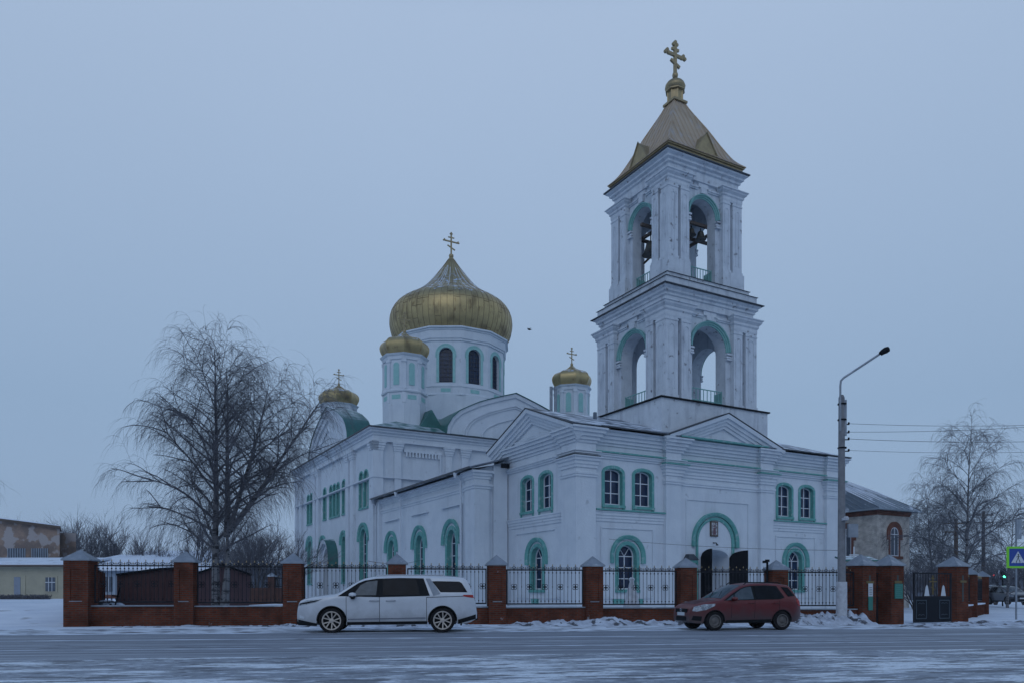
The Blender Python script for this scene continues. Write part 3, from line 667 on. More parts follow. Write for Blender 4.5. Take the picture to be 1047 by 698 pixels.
for i in range(0, ns, 1):          # snow caught along the standing seams near the neck
    if rb.random() < .55: continue
    an = 2*pi*i/ns; pr_ = [q for q in smoothprof(PROF, 4) if rb.uniform(28.9, 30.0) < q[1] < rb.uniform(31.2, 32.8)]
    if len(pr_) > 2: b.tube([((DC[0]+(r_+.02)*cos(an+rb.uniform(-.012, .012))), DC[1]+(r_+.02)*sin(an+rb.uniform(-.012, .012)), z) for r_, z in pr_], [rb.uniform(.010, .032) for _ in pr_], 4)
dome = b.build('dome', ['gold', 'gold_seam', 'yard_snow'], church, smooth=28)
def cross(mb, c, z, H, W, th=.06, trefoil=True):
    x, y = c
    mb.box(x-th, x+th, y-th*.6, y+th*.6, z, z+H)
    zb = z+H*.62; mb.box(x-W/2, x+W/2, y-th*.62, y+th*.62, zb-th*.9, zb+th*.9)
    zt = z+H*.82; mb.box(x-W*.22, x+W*.22, y-th*.61, y+th*.61, zt-th*.7, zt+th*.7)
    T = Matrix.Translation((x, y, z+H*.33)) @ Matrix.Rotation(radians(24), 4, 'Y'); mb.box(-W*.30, W*.30, -th*.64, th*.64, -th*.8, th*.8, T)
    r_ = th*1.5
    for p in ((x-W/2, zb), (x+W/2, zb), (x, z+H)):
        for q in ((r_*.8, 0), (-r_*.8, 0), (0, r_*.9)) if trefoil else ((0, 0),):
            mb.lathe([(0, -th), (r_*.7, -th*.7), (r_*.7, th*.7), (0, th)], 8, T=Matrix.Translation((p[0]+q[0], y, p[1]+q[1])) @ Matrix.Rotation(radians(90), 4, 'X'))
b = MB(); b.lathe([(.05, 33.75), (.2, 33.82), (.24, 33.95), (.2, 34.08), (.06, 34.15)], 16, (*DC, 0)); cross(b, DC, 34.1, 2.0, 1.45, .07); b.build('cross', 'gold_plain', dome, smooth=40)
# ---- corner turrets
def turret(c, zs=0, k=1.0):
    R8 = 1.62*k; hw8 = R8*math.tan(pi/8); b = MB(); fr8 = [drum_frame(c, R8, 2*pi*i/8, zs) for i in range(8)]
    rc = R8/cos(pi/8); ng8 = ngon(c, rc, 8, pi/8)
    b.lathe([(rc+.03, 14.0), (rc+.03, 17.35), (rc-.02, 17.4), (rc-.02, 20.2)], 8, (c[0], c[1], zs), a0=pi/8)
    Z = Matrix.Translation((0, 0, zs))
    b.sweep(Z, ng8, [(-.1, 17.35), (.12, 17.38), (.16, 17.5), (.08, 17.62), (-.1, 17.64)], closed=True)
    b.sweep(Z, ng8, [(-.1, 19.98), (.06, 20.0), (.10, 20.25), (.20, 20.35), (.26, 20.45), (-.1, 20.5)], closed=True)
    for i in range(8):
        an = pi/8+2*pi*i/8; n = Vector((cos(an), sin(an), 0)); T = frame((c[0]+n.x*(rc-.06), c[1]+n.y*(rc-.06), zs), (-n.y, n.x, 0), n)
        b.box(-.16, .16, 17.62, 20.05, -.1, .11, T); b.box(-.21, .21, 19.75, 19.95, -.1, .16, T); b.box(-.20, .20, 17.62, 17.8, -.1, .15, T)
        b.box(-.14, .14, 16.5, 17.36, -.1, .10, T)
    o = b.build('turret', 'plaster', church)
    for T in fr8:
        nb = MB(); nb.prism(T, arch(0, 17.95, 19.5, .24), -.02, .035); nb.build('blind_window', 'pale_green', o)
        nb = MB(); nb.prism(T, [(-.38, 16.8), (.38, 16.8), (.38, 17.15), (-.38, 17.15)], .0, .045); nb.build('wall_panel', 'pale_green', o)
    d = MB()
    d.lathe([(1.5, 20.42)]+smoothprof([(1.72, 20.5), (1.92, 20.85), (2.02, 21.2), (1.95, 21.5), (1.68, 21.78), (1.2, 21.96), (.75, 22.12), (.42, 22.32), (.2, 22.52), (.09, 22.68)], 2), 8, (c[0], c[1], zs), a0=pi/8, sx=k, sy=k)
    for i in range(8):
        an = pi/8+2*pi*i/8
        d.tube([(c[0]+r_*k*cos(an), c[1]+r_*k*sin(an), z+zs) for r_, z in smoothprof([(1.72, 20.5), (1.92, 20.85), (2.02, 21.2), (1.95, 21.5), (1.68, 21.78), (1.2, 21.96), (.75, 22.12), (.42, 22.32), (.2, 22.52)], 2)], .025, 4)
    dd = d.build('small_dome', 'gold', church, smooth=24)
    q = MB(); q.lathe([(.04, 22.58), (.13, 22.66), (.13, 22.78), (.04, 22.88)], 10, (c[0], c[1], zs)); cross(q, c, 22.82+zs, 1.4, .95, .045); q.build('cross', 'gold_plain', dd)
turret((1.8, 28.0)); turret((1.8, 46.75), .1, 1.02); turret((18.9, 28.9), .0, .93); turret((18.9, 46.0))
for q in (563.5, 568):
    p = px(q, 395, 62); l_ = Matrix.Rotation(-CANG, 4, 'Z') @ (Vector((p.x, p.y, 0))-CO)
    b = MB(); b.tube([(l_.x, l_.y, 9.5), (l_.x, l_.y, p.z)], .13, 10); b.build('chimney_pipe', 'cap_metal', church, smooth=40)

# ---- bell tower
TC = (9.85, 4.0)
b = MB()
b.box(5.85, 13.85, .5, 7.5, 9.0, 11.75)
b.build('tower_base', 'plaster_worn', church)
b = MB(); b.box(5.74, 13.96, .39, 7.61, 11.752, 11.83); b.build('tower_flashing', 'dark_metal', church)
def rectp(ha, hb): return [(TC[0]-ha, TC[1]-hb), (TC[0]+ha, TC[1]-hb), (TC[0]+ha, TC[1]+hb), (TC[0]-ha, TC[1]+hb)]
def tier(ha, hb, z0, zt, hw, zs, thick, w1, gap, w2, pz0, cz0, cz1, kr, rail):
    c = TC; b = MB(); PR = .30
    faces = [(frame((c[0], c[1]-hb, 0), (1, 0, 0), (0, -1, 0)), ha), (frame((c[0], c[1]+hb, 0), (-1, 0, 0), (0, 1, 0)), ha),
             (frame((c[0]-ha, c[1], 0), (0, -1, 0), (-1, 0, 0)), hb), (frame((c[0]+ha, c[1], 0), (0, 1, 0), (1, 0, 0)), hb)]
    for T, h in faces:
        k = h/ha
        hole_ = arch(0, z0+.03, zs, hw*k)
        b.panel(T, [(-h, z0), (h, z0), (h, zt), (-h, zt)], [hole_], depth=thick)
        b.panel(T, [(-h+thick, z0), (h-thick, z0), (h-thick, zt), (-h+thick, zt)], [hole_], z=-thick)
        for s_ in (-1, 1):
            x0 = s_*(h-w1*k-gap*k); x1 = s_*(h-(w1+gap+w2)*k); x0, x1 = min(x0, x1), max(x0, x1)
            b.box(x0, x1, pz0, cz0+.02, -.05, PR, T); b.box(x0-.06, x1+.06, z0+.001, pz0+.12, -.05, PR+.08, T); b.box(x0-.04, x1+.04, pz0+.12, pz0+.26, -.05, PR+.04, T)
            b.box(x0-.03, x1+.03, cz0-.16, cz0-.08, -.04, PR+.03, T)
            xm = (x0+x1)/2; b.sweep(T, archpath(xm, pz0+.6, cz0-.55, (x1-x0)/2-.17, None, 8), [(0, PR-.02), (0, PR+.03), (.05, PR+.03), (.05, PR-.02)])
            xc = s_*(h-w1*k/2+PR/2); b.sweep(T, archpath(xc, pz0+.6, cz0-.55, w1*k/2-.12, None, 8), [(0, PR-.02), (0, PR+.03), (.05, PR+.03), (.05, PR-.02)])
            # imposts
            xi = s_*(hw*k+.17)
            for j, (zz, e) in enumerate(((-.08, .10), (-.24, .05), (-.38, .08))):
                b.box(xi-.20, xi+.20, zs+zz-.10, zs+zz, -.05, .07+e, T)
        # lintel moulding + keystone
        e0 = hw*k*.42
        for s_ in (-1, 1):
            xa = s_*(h-(w1+gap+w2)*k); xb = s_*e0; x0, x1 = min(xa, xb), max(xa, xb)
            b.box(x0, x1, cz1-.42, cz1-.34, -.04, .07, T); b.box(x0, x1, cz1-.34, cz1-.25, -.04, .12, T)
        b.box(-e0*.9, e0*.9, cz1-.25, cz1, -.04, .09, T)
        b.box(-e0*.5, e0*.5, zs+hw*k+.28, cz1-.25, -.04, .14, T)
    b.box(c[0]-ha+.1, c[0]+ha-.1, c[1]-hb+.1, c[1]+hb-.1, z0-.2, z0+.02); b.box(c[0]-ha+.1, c[0]+ha-.1, c[1]-hb+.1, c[1]+hb-.1, zt-.15, zt-.02)
    kk = hb/ha
    for sx, sy in ((-1, -1), (1, -1), (1, 1), (-1, 1)):
        X0, X1 = sorted((c[0]+sx*(ha-w1), c[0]+sx*(ha+PR))); Y0, Y1 = sorted((c[1]+sy*(hb-w1*kk), c[1]+sy*(hb+PR)))
        b.box(X0, X1, Y0, Y1, pz0, cz0+.02)
        e = .08
        b.box(X0-e, X1+e, Y0-e, Y1+e, z0+.001, pz0+.12); b.box(X0-e/2, X1+e/2, Y0-e/2, Y1+e/2, pz0+.12, pz0+.26)
        b.box(X0-.03, X1+.03, Y0-.03, Y1+.03, cz0-.16, cz0-.08)
        X = c[0]+sx*(ha+PR); Y = c[1]+sy*(hb+PR); L1 = (w1+gap+w2+PR)
        Apt = (X, Y-sy*L1*kk); Bpt = (X-sx*L1, Y); Cn = (X, Y); Ai = (X-sx*.25, Apt[1]); Bi = (Bpt[0], Y-sy*.25)
        path = [Ai, Apt, Cn, Bpt, Bi]
        if sx*sy < 0: path = path[::-1]
        h_ = cz1-cz0
        b.sweep(ID, path, [(-.2, cz0), (.0, cz0+.01), (.03, cz0+h_*.15), (.03, cz0+h_*.38), (.10, cz0+h_*.48), (.10, cz0+h_*.62), (.22, cz0+h_*.78), (.24, cz0+h_*.90), (.30, cz0+h_*.93), (.30, cz1), (-.2, cz1+.01)])
    o = b.build('tower_tier', 'plaster_worn', church)
    for T, h in faces:
        g = MB()
        k = h/ha; r_ = hw*k; kk_ = kr*k
        g.sweep(T, archpath(0, zs-.02, zs, r_, None, 20), [(0, -.03), (0, .05), (kk_*.3, .07), (kk_*.35, .12), (kk_*.7, .14), (kk_*.75, .20), (kk_, .21), (kk_, -.03)])
        g.build('arch_moulding', 'faded_green', o, smooth=35)
    for T, h in faces:
        g = MB()
        k = h/ha; r_ = hw*k
        for zz in (z0+.35, z0+1.0): g.box(-r_, r_, zz, zz+.05, -.32, -.28, T)
        n = 9
        for i in range(n+1): x = -r_+2*r_*i/n; g.box(x-.016, x+.016, z0+.05, z0+1.1 if i in (0, n) else z0+1.0, -.316, -.284, T)
        g.box(-r_, -r_+.04, z0+.1, z0+1.0, -.9, -.3, T); g.box(r_-.04, r_, z0+.1, z0+1.0, -.9, -.3, T)
        g.build('railing', 'faded_green', o)
    return o
t1 = tier(3.15, 2.88, 11.83, 17.6, 1.27, 15.1, .80, .58, .26, .68, 11.83, 16.3, 17.15, .24, True)
b = MB()
r1 = rectp(3.31, 3.02)
b.sweep(ID, r1, [(-.2, 17.15), (.02, 17.16), (.02, 17.5), (.10, 17.54), (.10, 17.66), (.22, 17.72), (.22, 17.84), (.34, 17.90), (.34, 17.98), (-.2, 18.0)], closed=True)
b.box(TC[0]-3.42, TC[0]+3.42, TC[1]-3.22, TC[1]+3.22, 18.12, 18.5); b.box(TC[0]-3.1, TC[0]+3.1, TC[1]-2.92, TC[1]+2.92, 18.58, 18.88)
b.build('tower_cornice', 'plaster_worn', church)
b = MB()
for hx, hy, z in ((3.76, 3.50, 18.0), (3.50, 3.30, 18.5), (3.18, 3.0, 18.88)):
    b.hexa([(TC[0]+sx*hx, TC[1]+sy*hy, z) for sx, sy in ((-1, -1), (1, -1), (1, 1), (-1, 1))], [(TC[0]+sx*(hx-.25), TC[1]+sy*(hy-.25), z+.115) for sx, sy in ((-1, -1), (1, -1), (1, 1), (-1, 1))])
b.hexa([(TC[0]+sx*3.76, TC[1]+sy*3.5, 17.975) for sx, sy in ((-1, -1), (1, -1), (1, 1), (-1, 1))], [(TC[0]+sx*3.77, TC[1]+sy*3.51, 18.02) for sx, sy in ((-1, -1), (1, -1), (1, 1), (-1, 1))])
b.build('tower_flashing', 'flashing', church)
t2 = tier(2.50, 2.34, 18.95, 25.1, .98, 22.85, .66, .42, .20, .58, 19.75, 24.0, 24.7, .20, True)
for sx in (-1, 1):           # pedestals of the upper tier
    for sy in (-1, 1):
        b = MB()
        X0, X1 = sorted((TC[0]+sx*1.82, TC[0]+sx*2.90)); Y0, Y1 = sorted((TC[1]+sy*1.75, TC[1]+sy*2.74)); b.box(X0, X1, Y0, Y1, 18.96, 19.86); b.build('pedestal', 'plaster_worn', church)
b = MB()
b.sweep(ID, rectp(2.64, 2.48), [(-.2, 24.7), (.02, 24.71), (.02, 25.2), (.12, 25.25), (.12, 25.38), (.26, 25.44), (.26, 25.56), (.42, 25.64), (.42, 25.72), (-.2, 25.74)], closed=True)
b.build('tower_cornice', 'plaster_worn', church)
b = MB(); b.box(TC[0]-3.15, TC[0]+3.15, TC[1]-2.99, TC[1]+2.99, 25.725, 25.79); b.build('tower_flashing', 'flashing', church)
# spire
b = MB(); b.box(TC[0]-2.82, TC[0]+2.82, TC[1]-2.70, TC[1]+2.70, 25.8, 26.12); b.box(TC[0]-2.9, TC[0]+2.9, TC[1]-2.78, TC[1]+2.78, 26.12, 26.2)
b.build('spire_fascia', 'gold_plain', church)
SP = smoothprof([(2.95, 26.2), (2.62, 26.5), (2.32, 26.9), (1.86, 27.75), (1.42, 28.65), (.98, 29.45), (.60, 30.15), (.40, 30.6)], 3)
b = MB(); b.lathe([(h*sqrt(2), z) for h, z in SP], 4, (TC[0], TC[1], 0), a0=pi/4, sy=.96)
for fi in range(4):
    R_ = Matrix.Translation((TC[0], TC[1], 0)) @ Matrix.Diagonal((1, .96, 1, 1)) @ Matrix.Rotation(fi*pi/2, 4, 'Z')
    for i in range(-7, 8):
        t = i*.37; P = [(t, -h-.012, z) for h, z in SP if h >= abs(t)]
        if len(P) > 1: b.tube(P, .028, 4, R_)
    P = [(h, -h, z+.015) for h, z in SP]; b.tube(P, .04, 4, R_)
sp_ = b.build('spire', 'old_gilt_roof', church)
for fi in range(4):
    g = MB()
    R_ = Matrix.Translation((TC[0], TC[1], 0)) @ Matrix.Diagonal((1, .96, 1, 1)) @ Matrix.Rotation(fi*pi/2, 4, 'Z')
    g.add([(-.9, -2.80, 26.2), (.9, -2.80, 26.2), (0, -2.80, 27.5), (0, -1.9, 27.5), (-.9, -1.9, 26.2), (.9, -1.9, 26.2)], [(0, 1, 2), (0, 2, 3, 4), (1, 5, 3, 2)], R_)
    g.tube([(-.93, -2.82, 26.2), (0, -2.82, 27.53), (.93, -2.82, 26.2)], .045, 4, R_)
    g.build('gablet', 'gold_plain', sp_)
b = MB(); b.box(TC[0]-.52, TC[0]+.52, TC[1]-.52, TC[1]+.52, 30.55, 30.68)
b.lathe([(.46, 30.68), (.46, 31.28), (.60, 31.33), (.60, 31.39)], 8, (TC[0], TC[1], 0), a0=pi/8)
for i in range(8): an = pi/8+i*pi/4; b.tube([(TC[0]+.46*cos(an), TC[1]+.46*sin(an), 30.68), (TC[0]+.46*cos(an), TC[1]+.46*sin(an), 31.28)], .05, 4)
b.lathe(smoothprof([(.50, 31.39), (.60, 31.55), (.60, 31.70), (.50, 31.88), (.32, 32.02), (.15, 32.14), (.07, 32.22)]), 16, (TC[0], TC[1], 0))
b.build('lantern', 'gold_plain', sp_, smooth=35)
b = MB(); b.lathe([(.05, 32.16), (.15, 32.24), (.18, 32.36), (.15, 32.48), (.06, 32.56)], 14, (TC[0], TC[1], 0)); cross(b, TC, 32.5, 1.72, 1.25, .10); b.build('cross', 'gold_plain', sp_, smooth=40)
# beams inside the belfry
b = MB(); T = Matrix.Translation((TC[0], TC[1], 0))
for y in (-1.6, 0, 1.6): b.box(-2.6, 2.6, y-.08, y+.08, 22.7, 22.86, T)
for x in (-1.6, 1.6): b.box(x-.08, x+.08, -2.4, 2.4, 22.54, 22.69, T)
b.tube([(-1.0, -1.2, 20.8), (1.6, .6, 21.9)], .09, 6, T); b.tube([(-1.4, 1.2, 21.2), (-1.7, -1.2, 21.5)], .07, 6, T)
b.build('belfry_beam', 'timber', t2)
BL = ['large dark bronze bell in the left opening of the upper tower tier', 'smaller bell just above and right of the large bell in the upper tower tier', 'small bell at the left end of the row in the right upper tower opening', 'middle bell of the row in the right upper tower opening', 'right end bell of the row in the right upper tower opening', 'big bell deep inside the shaded upper belfry']
BP = [(-1.75, .15, 22.1, .52), (-1.75, -1.15, 22.35, .34), (-.75, -1.6, 22.5, .24), (-.15, -1.6, 22.5, .27), (.55, -1.6, 22.5, .33), (.6, .9, 21.9, .7)]
for (x, y, z, r_), lb in zip(BP, BL):
    loc = CO+Matrix.Rotation(CANG, 3, 'Z') @ Vector((TC[0]+x, TC[1]+y, 0)); 
    o = thing('church_bell', lb, 'bell', (loc.x, loc.y, z-r_*1.7), CANG, 'bells hanging in the upper belfry')
    m_ = MB(); m_.lathe([(r_, 0), (r_*.93, r_*.12), (r_*.72, r_*.45), (r_*.58, r_*.95), (r_*.5, r_*1.3), (r_*.28, r_*1.5), (.0, r_*1.55)], 20); m_.lathe([(r_*.85, .02), (r_*.5, r_*1.2), (0, r_*1.3)], 16)
    m_.build('bell_body', 'bell_bronze', o, smooth=40)
    m_ = MB(); m_.tube([(0, 0, r_*1.3), (0, 0, r_*.0)], .02, 6); m_.lathe([(0, -.1*r_), (.12*r_, 0), (0, .12*r_)], 8); m_.build('clapper', 'dark_metal', o)
    m_ = MB(); m_.tube([(0, 0, r_*1.5), (0, 0, 22.6-(z-r_*1.7))], .035, 6); m_.build('hanger', 'dark_metal', o)
# ============================================================ FENCE
def bbox_uv_build(b, name, m, parent): return b.build(name, m, parent, uv=True)
P0 = Vector((-16.1, 28.2, 0)); DIRF = Vector((27.04, 3.6, 0)).normalized(); FA = atan2(DIRF.y, DIRF.x)
TFENCE = lambda s: P0+DIRF*s
def pillar(loc, ang, w_, z0, z1, cap=.42, name='pillar', parent=None, recess=True, m='red_brick'):
    """brick pillar mesh at the origin of its parent, with a cap sub-part"""
    T = Matrix.Translation((loc[0], loc[1], 0)) @ Matrix.Rotation(ang, 4, 'Z'); h = w_/2
    b = MB(T); b.box(-h, h, -h, h, z0-.3, z1)
    if recess:   # raised borders leave a sunken panel on the street face
        t = .035; r = h*.45
        for y0, y1 in ((-h-t, -h), (h, h+t)):
            b.box(-h, -r, y0, y1, z0-.3, z1); b.box(r, h, y0, y1, z0-.3, z1); b.box(-r, r, y0, y1, z1-.30, z1); b.box(-r, r, y0, y1, z0-.3, z0+(z1-z0)*.38)
    o = b.build(name, m, parent, uv=True)
    if recess:
        s_ = MB(T); s_.box(-r-.03, r+.03, -h-.05, -h+.0, z0+(z1-z0)*.38+.001, z0+(z1-z0)*.38+.03); s_.build('ledge', 'cap_metal', o)
    c = MB(T); e = h+.075
    c.box(-e, e, -e, e, z1+.001, z1+.05)
    c.add([(-e, -e, z1+.05), (e, -e, z1+.05), (e, e, z1+.05), (-e, e, z1+.05), (0, 0, z1+cap)], [(0, 1, 4), (1, 2, 4), (2, 3, 4), (3, 0, 4)])
    for sx, sy in ((-1, -1), (1, -1), (1, 1), (-1, 1)): c.tube([(sx*e, sy*e, z1+.05), (0, 0, z1+cap)], .012, 4)
    c.build('cap', 'cap_metal', o)
    return o
def iron_panel(A, B, zb, zt, parent, step=.152, zbB=None, ztB=None, phase=0):
    A = Vector(A); B = Vector(B); L_ = (B-A).length; d = (B-A)/L_
    T = frame((A.x, A.y, 0), (d.x, d.y, 0), (d.y, -d.x, 0))
    dz = ((ztB or zt)-zt)/L_; b = MB(); gt = b; h = zt-zb
    S_ = Matrix.Identity(4); S_[1][0] = dz; T = T @ S_
    r_ = .026
    b.box(0, L_, zb-r_, zb+r_, -.02, .02, T); b.box(0, L_, zt-r_, zt+r_, -.02, .02, T)
    b.box(.0, .045, zb+r_, zt-r_, -.019, .019, T); b.box(L_-.045, L_, zb+r_, zt-r_, -.019, .019, T)
    n = int(round(L_/step)); st = L_/n
    for i in range(1, n):
        x = st*i; tall = i % 2 == 0
        q = .008
        top = zt+(.20 if tall else .10)
        b.box(x-q, x+q, zb+r_, zt-r_, -q, q, T); b.box(x-q, x+q, zt+r_, top-.04, -q, q, T)
        for zc in (zb+.11, zt-.11): b.box(x-.022, x+.022, zc-.022, zc+.022, -.02, .02, T)
        b.lathe([(.009, 0), (.024, .03), (.012, .06)], 6, T=T @ Matrix.Translation((x, zt+.04, 0)) @ Matrix.Rotation(-pi/2, 4, 'X'))
        b.m = 1; gt.lathe([(.012, 0), (.022, .025), (.014, .05), (.0, .085)], 6, T=T @ Matrix.Translation((x, top-.04, 0)) @ Matrix.Rotation(-pi/2, 4, 'X')); b.m = 0
        if tall:     # C scrolls springing from the picket
            for s_ in (-1, 1): b.tube([(x+s_*(.01+.055*sin(a_)), zt+.03+.075*(1-cos(a_))*.6+.01, 0) for a_ in [k*pi/5 for k in range(6)]], .010, 4, T)
            for s_ in (-1, 1): b.tube([(x+s_*(.075-.03*cos(a_)), zt+.07+.03*sin(a_), 0) for a_ in [k*pi*1.5/5 for k in range(6)]], .009, 4, T)
        if (i+phase) % 4 == 2:     # flower ornament at mid height
            zc = zb+h*.50
            for sx in (-1, 1):
                for sz in (-1, 1): b.tube([(x+sx*(.058+.05*cos(a_)), zc+sz*(.058)+.05*sin(a_), 0) for a_ in [k*pi/4 for k in range(9)]], .011, 4, T)
            b.box(x-.035, x+.035, zc-.02, zc+.02, -.015, .015, T)
        else: b.box(x-.018, x+.018, zb+h*.50-.018, zb+h*.50+.018, -.016, .016, T) if tall else None
    o = b.build('iron_panel', ['black_iron', 'gold_plain'], parent)
    return o
fence = thing('brick_fence', 'long red brick street fence with grey pointed pillar caps and black iron panels', 'fence', P0)
fence_inv = P0
def loc(p): return (p.x-P0.x, p.y-P0.y, 0)
top = [2.40, 2.36, 2.33, 2.32, 2.30, 2.27, 2.24, 2.16]
SP_ = [0.25, 3.95, 7.85, 11.75, 15.62, 19.50, 23.38, 27.28]
for i, s_ in enumerate(SP_):
    p = TFENCE(s_)
    pillar(loc(p), FA, .84 if i == 0 else .68, .0, top[i], parent=fence)
for i in range(7):
    s0 = SP_[i]+(.42 if i == 0 else .34); s1 = SP_[i+1]-.34
    wt = .73-.025*i; b = MB(Matrix.Rotation(FA, 4, 'Z'))
    b.box(s0, s1, -.15, .15, -.3, wt); o = b.build('low_wall', 'red_brick', fence, uv=True)
    b = MB(Matrix.Rotation(FA, 4, 'Z')); b.box(s0, s1, -.20, .20, wt+.001, wt+.045); b.build('coping', 'cap_metal', o)
    A = DIRF*(s0+.05); B = DIRF*(s1-.05)
    iron_panel(A, B, wt+.16, 2.24-.155*i/6*1.0, fence, phase=i)
# bay between the last street pillar and the gate pillar
g1 = Vector((14.72, 32.0, 0))
A = TFENCE(SP_[7]+.34); B = TFENCE(SP_[7]+3.45)
b = MB(Matrix.Rotation(FA, 4, 'Z')); b.box(SP_[7]+.34, SP_[7]+3.5, -.15, .15, -.5, .52); o = b.build('low_wall', 'red_brick', fence, uv=True)
b = MB(Matrix.Rotation(FA, 4, 'Z')); b.box(SP_[7]+.34, SP_[7]+3.5, -.2, .2, .521, .565); b.build('coping', 'cap_metal', o)
iron_panel(Vector(loc(A)), Vector(loc(B)), .70, 2.08, fence)
# fence running back from the left corner
q0 = P0+DIRF*.25; q1 = Vector((-21.6, 40.5, 0)); dd = (q1-q0); La = dd.length; an = atan2(dd.y, dd.x)
side = thing('brick_wall', 'plain red brick wall running back from the left corner pillar past the yellow building', 'wall', q0, an)
b = MB(); b.box(.46, La, -.13, .13, -.3, 2.25); b.build('wall', 'red_brick', side, uv=True)
b = MB(); b.box(.46, La, -.18, .18, 2.251, 2.30); b.build('coping', 'cap_metal', side)
# distant inner fence seen between garage and church
f2 = thing('brick_fence', 'low dark brick fence with one capped pillar behind the garages, left of the church', 'fence', px(250, 612, 52).xy.to_3d())
brick_mat('far_brick', (.10, .035, .025), (.075, .028, .02), (.07, .05, .045)); b = MB(); b.box(0, 3.0, -.12, .12, .2, 1.55); b.build('low_wall', 'far_brick', f2, uv=True)  # darker, duller copy of the red brick for the distant fence
pillar((1.85, 0), 0, .42, .4, 2.3, cap=.28, parent=f2, recess=False, m='far_brick')
iron_panel(Vector((2.1, 0, 0)), Vector((2.9, 0, 0)), 1.65, 2.2, f2, step=.3)
# ---- gate pillars
GA = radians(29)
mat('notice_green', (.018, .16, .13), rough=.5); mat('notice_white', (.50, .54, .58), rough=.5); mat('gilt', (.17, .13, .06), rough=.6, metal=.3); mat('notice_ink', (.08, .30, .25), rough=.6); mat('ink', (.03, .05, .05), rough=.6)
def gate_pillar(X, Y, z1, label, board=None, w_=.84, cross_=True):
    o = thing('gate_pillar', label, 'gate pillar', (X, Y, -.12), GA, 'brick pillars of the corner gate')
    pillar((0, 0), 0, w_, 0, z1+.12, cap=.50, parent=o, recess=False)
    h = w_/2
    # right-hand face in the photo is local -y ... cross shaped niche with gilt arm
    if cross_:
        b = MB(); b.box(-.05, .05, -h-.012, -h+.01, .95 if not board else 1.5, z1-.28); b.build('cross_niche', 'ink', o)
        b = MB(); b.box(-.24, .24, -h-.035, -h-.013, z1-.62, z1-.52); b.build('cross_arm', 'gilt', o)
    if board == 'plaque':
        b = MB(); b.box(-.14, .14, -h-.05, -h-.036, 1.62-.42, 1.62+.0+.12); k = b.build('plaque', 'notice_white', o)
        b = MB(); b.box(-.14, .14, -h-.05, -h-.036, .62, 1.195); b.build('plaque_base', 'notice_green', k)
        b = MB(); [b.box(-.09, .09, -h-.055, -h-.051, 1.28+i*.07, 1.30+i*.07) for i in range(5)]; b.build('lettering', 'ink', k)
    if board == 'notice':
        b = MB(); b.box(-.27, .27, -h-.06, -h-.036, 1.10, 1.74); k = b.build('notice_board', 'notice_green', o)
        b = MB(); [b.box(-.21+.03*(i % 2), .21-.05*(i % 3), -h-.066, -h-.061, 1.15+i*.085, 1.16+i*.085) for i in range(7)]; b.build('lettering', 'notice_ink', k)
    return o
def gp(xe, d, w_=.84):      # centre of a pillar whose near vertical edge is at photo x = xe, depth d
    e = px(xe, 600, d); h = w_/2
    dr = Vector((cos(GA), sin(GA), 0)); dl = Vector((-sin(GA), cos(GA), 0)); return Vector((e.x, e.y, 0))+dr*h+dl*h
c1 = gp(882.5, 31.9); c2 = gp(911.5, 32.6); c3 = gp(978.5, 35.4, .9)
gate_pillar(c1.x, c1.y, 2.36, 'gate pillar beside the wicket, with a small white and green plaque below its cross', 'plaque')
gate_pillar(c2.x, c2.y, 2.38, 'gate pillar between the wicket and the open driveway, with a green notice board', 'notice')
gate_pillar(c3.x, c3.y, 2.44, 'gate pillar right of the dark double gate leaf, bare but for its cross niche', None, .9)
# wicket leaf, opened inward between the first two pillars
wk = thing('wicket_gate', 'narrow black iron wicket gate standing in the dark gap between two brick pillars', 'gate', (c1.x+.2, c1.y+.3, -.1), 0)
dv = Vector((c2.x-c1.x, c2.y-c1.y, 0)); 
b = MB(); ll = 1.0
T = frame((0, 0, 0), (dv.normalized().x, dv.normalized().y, 0), (dv.normalized().y, -dv.normalized().x, 0))
b.box(.1, ll+.1, .05, 1.1, -.02, .02, T); b.box(.1, ll+.1, 1.12, 1.17, -.03, .03, T); b.box(.1, .15, 0, 2.2, -.03, .03, T); b.box(ll+.05, ll+.1, 0, 2.2, -.03, .03, T); b.box(.1, ll+.1, 2.15, 2.2, -.03, .03, T)
b.build('gate_frame', 'black_iron', wk)
b = MB()
for i in range(7): x = .22+i*.135; b.box(x-.012, x+.012, 1.17, 2.15, -.012, .012, T); b.lathe([(.05, 0), (.05, .02)], 10, T=T @ Matrix.Translation((x, 1.6, 0)))
b.build('bars', 'black_iron', wk)
# driveway gate leaf
h0 = px(972.5, 600, 34.6); h1 = px(934, 600, 33.6)
gl = thing('driveway_gate', 'tall black driveway gate leaf with solid panels below and an openwork cross above', 'gate', (h1.x, h1.y, -.1), atan2(h0.y-h1.y, h0.x-h1.x))
Lg = Vector((h0.x-h1.x, h0.y-h1.y)).length; TG = frame((0, 0, 0), (1, 0, 0), (0, -1, 0))
b = MB(); Hg = 2.22
for x0, x1 in ((0, .07), (Lg-.07, Lg)): b.box(x0, x1, .02, Hg, -.03, .03, TG)
for z in (.02, 1.12, Hg-.06): b.box(.07, Lg-.07, z, z+.06, -.029, .029, TG)
b.build('gate_frame', 'black_iron', gl)
mat('gate_sheet', (.005, .008, .014), rough=.7); dull('gate_sheet', 'gilt')
b = MB(); b.box(.07, Lg-.07, .08, 1.12, -.01, .012, TG); k = b.build('sheet_panel', 'gate_sheet', gl)
mat('gate_trim', (.05, .075, .10), rough=.5)
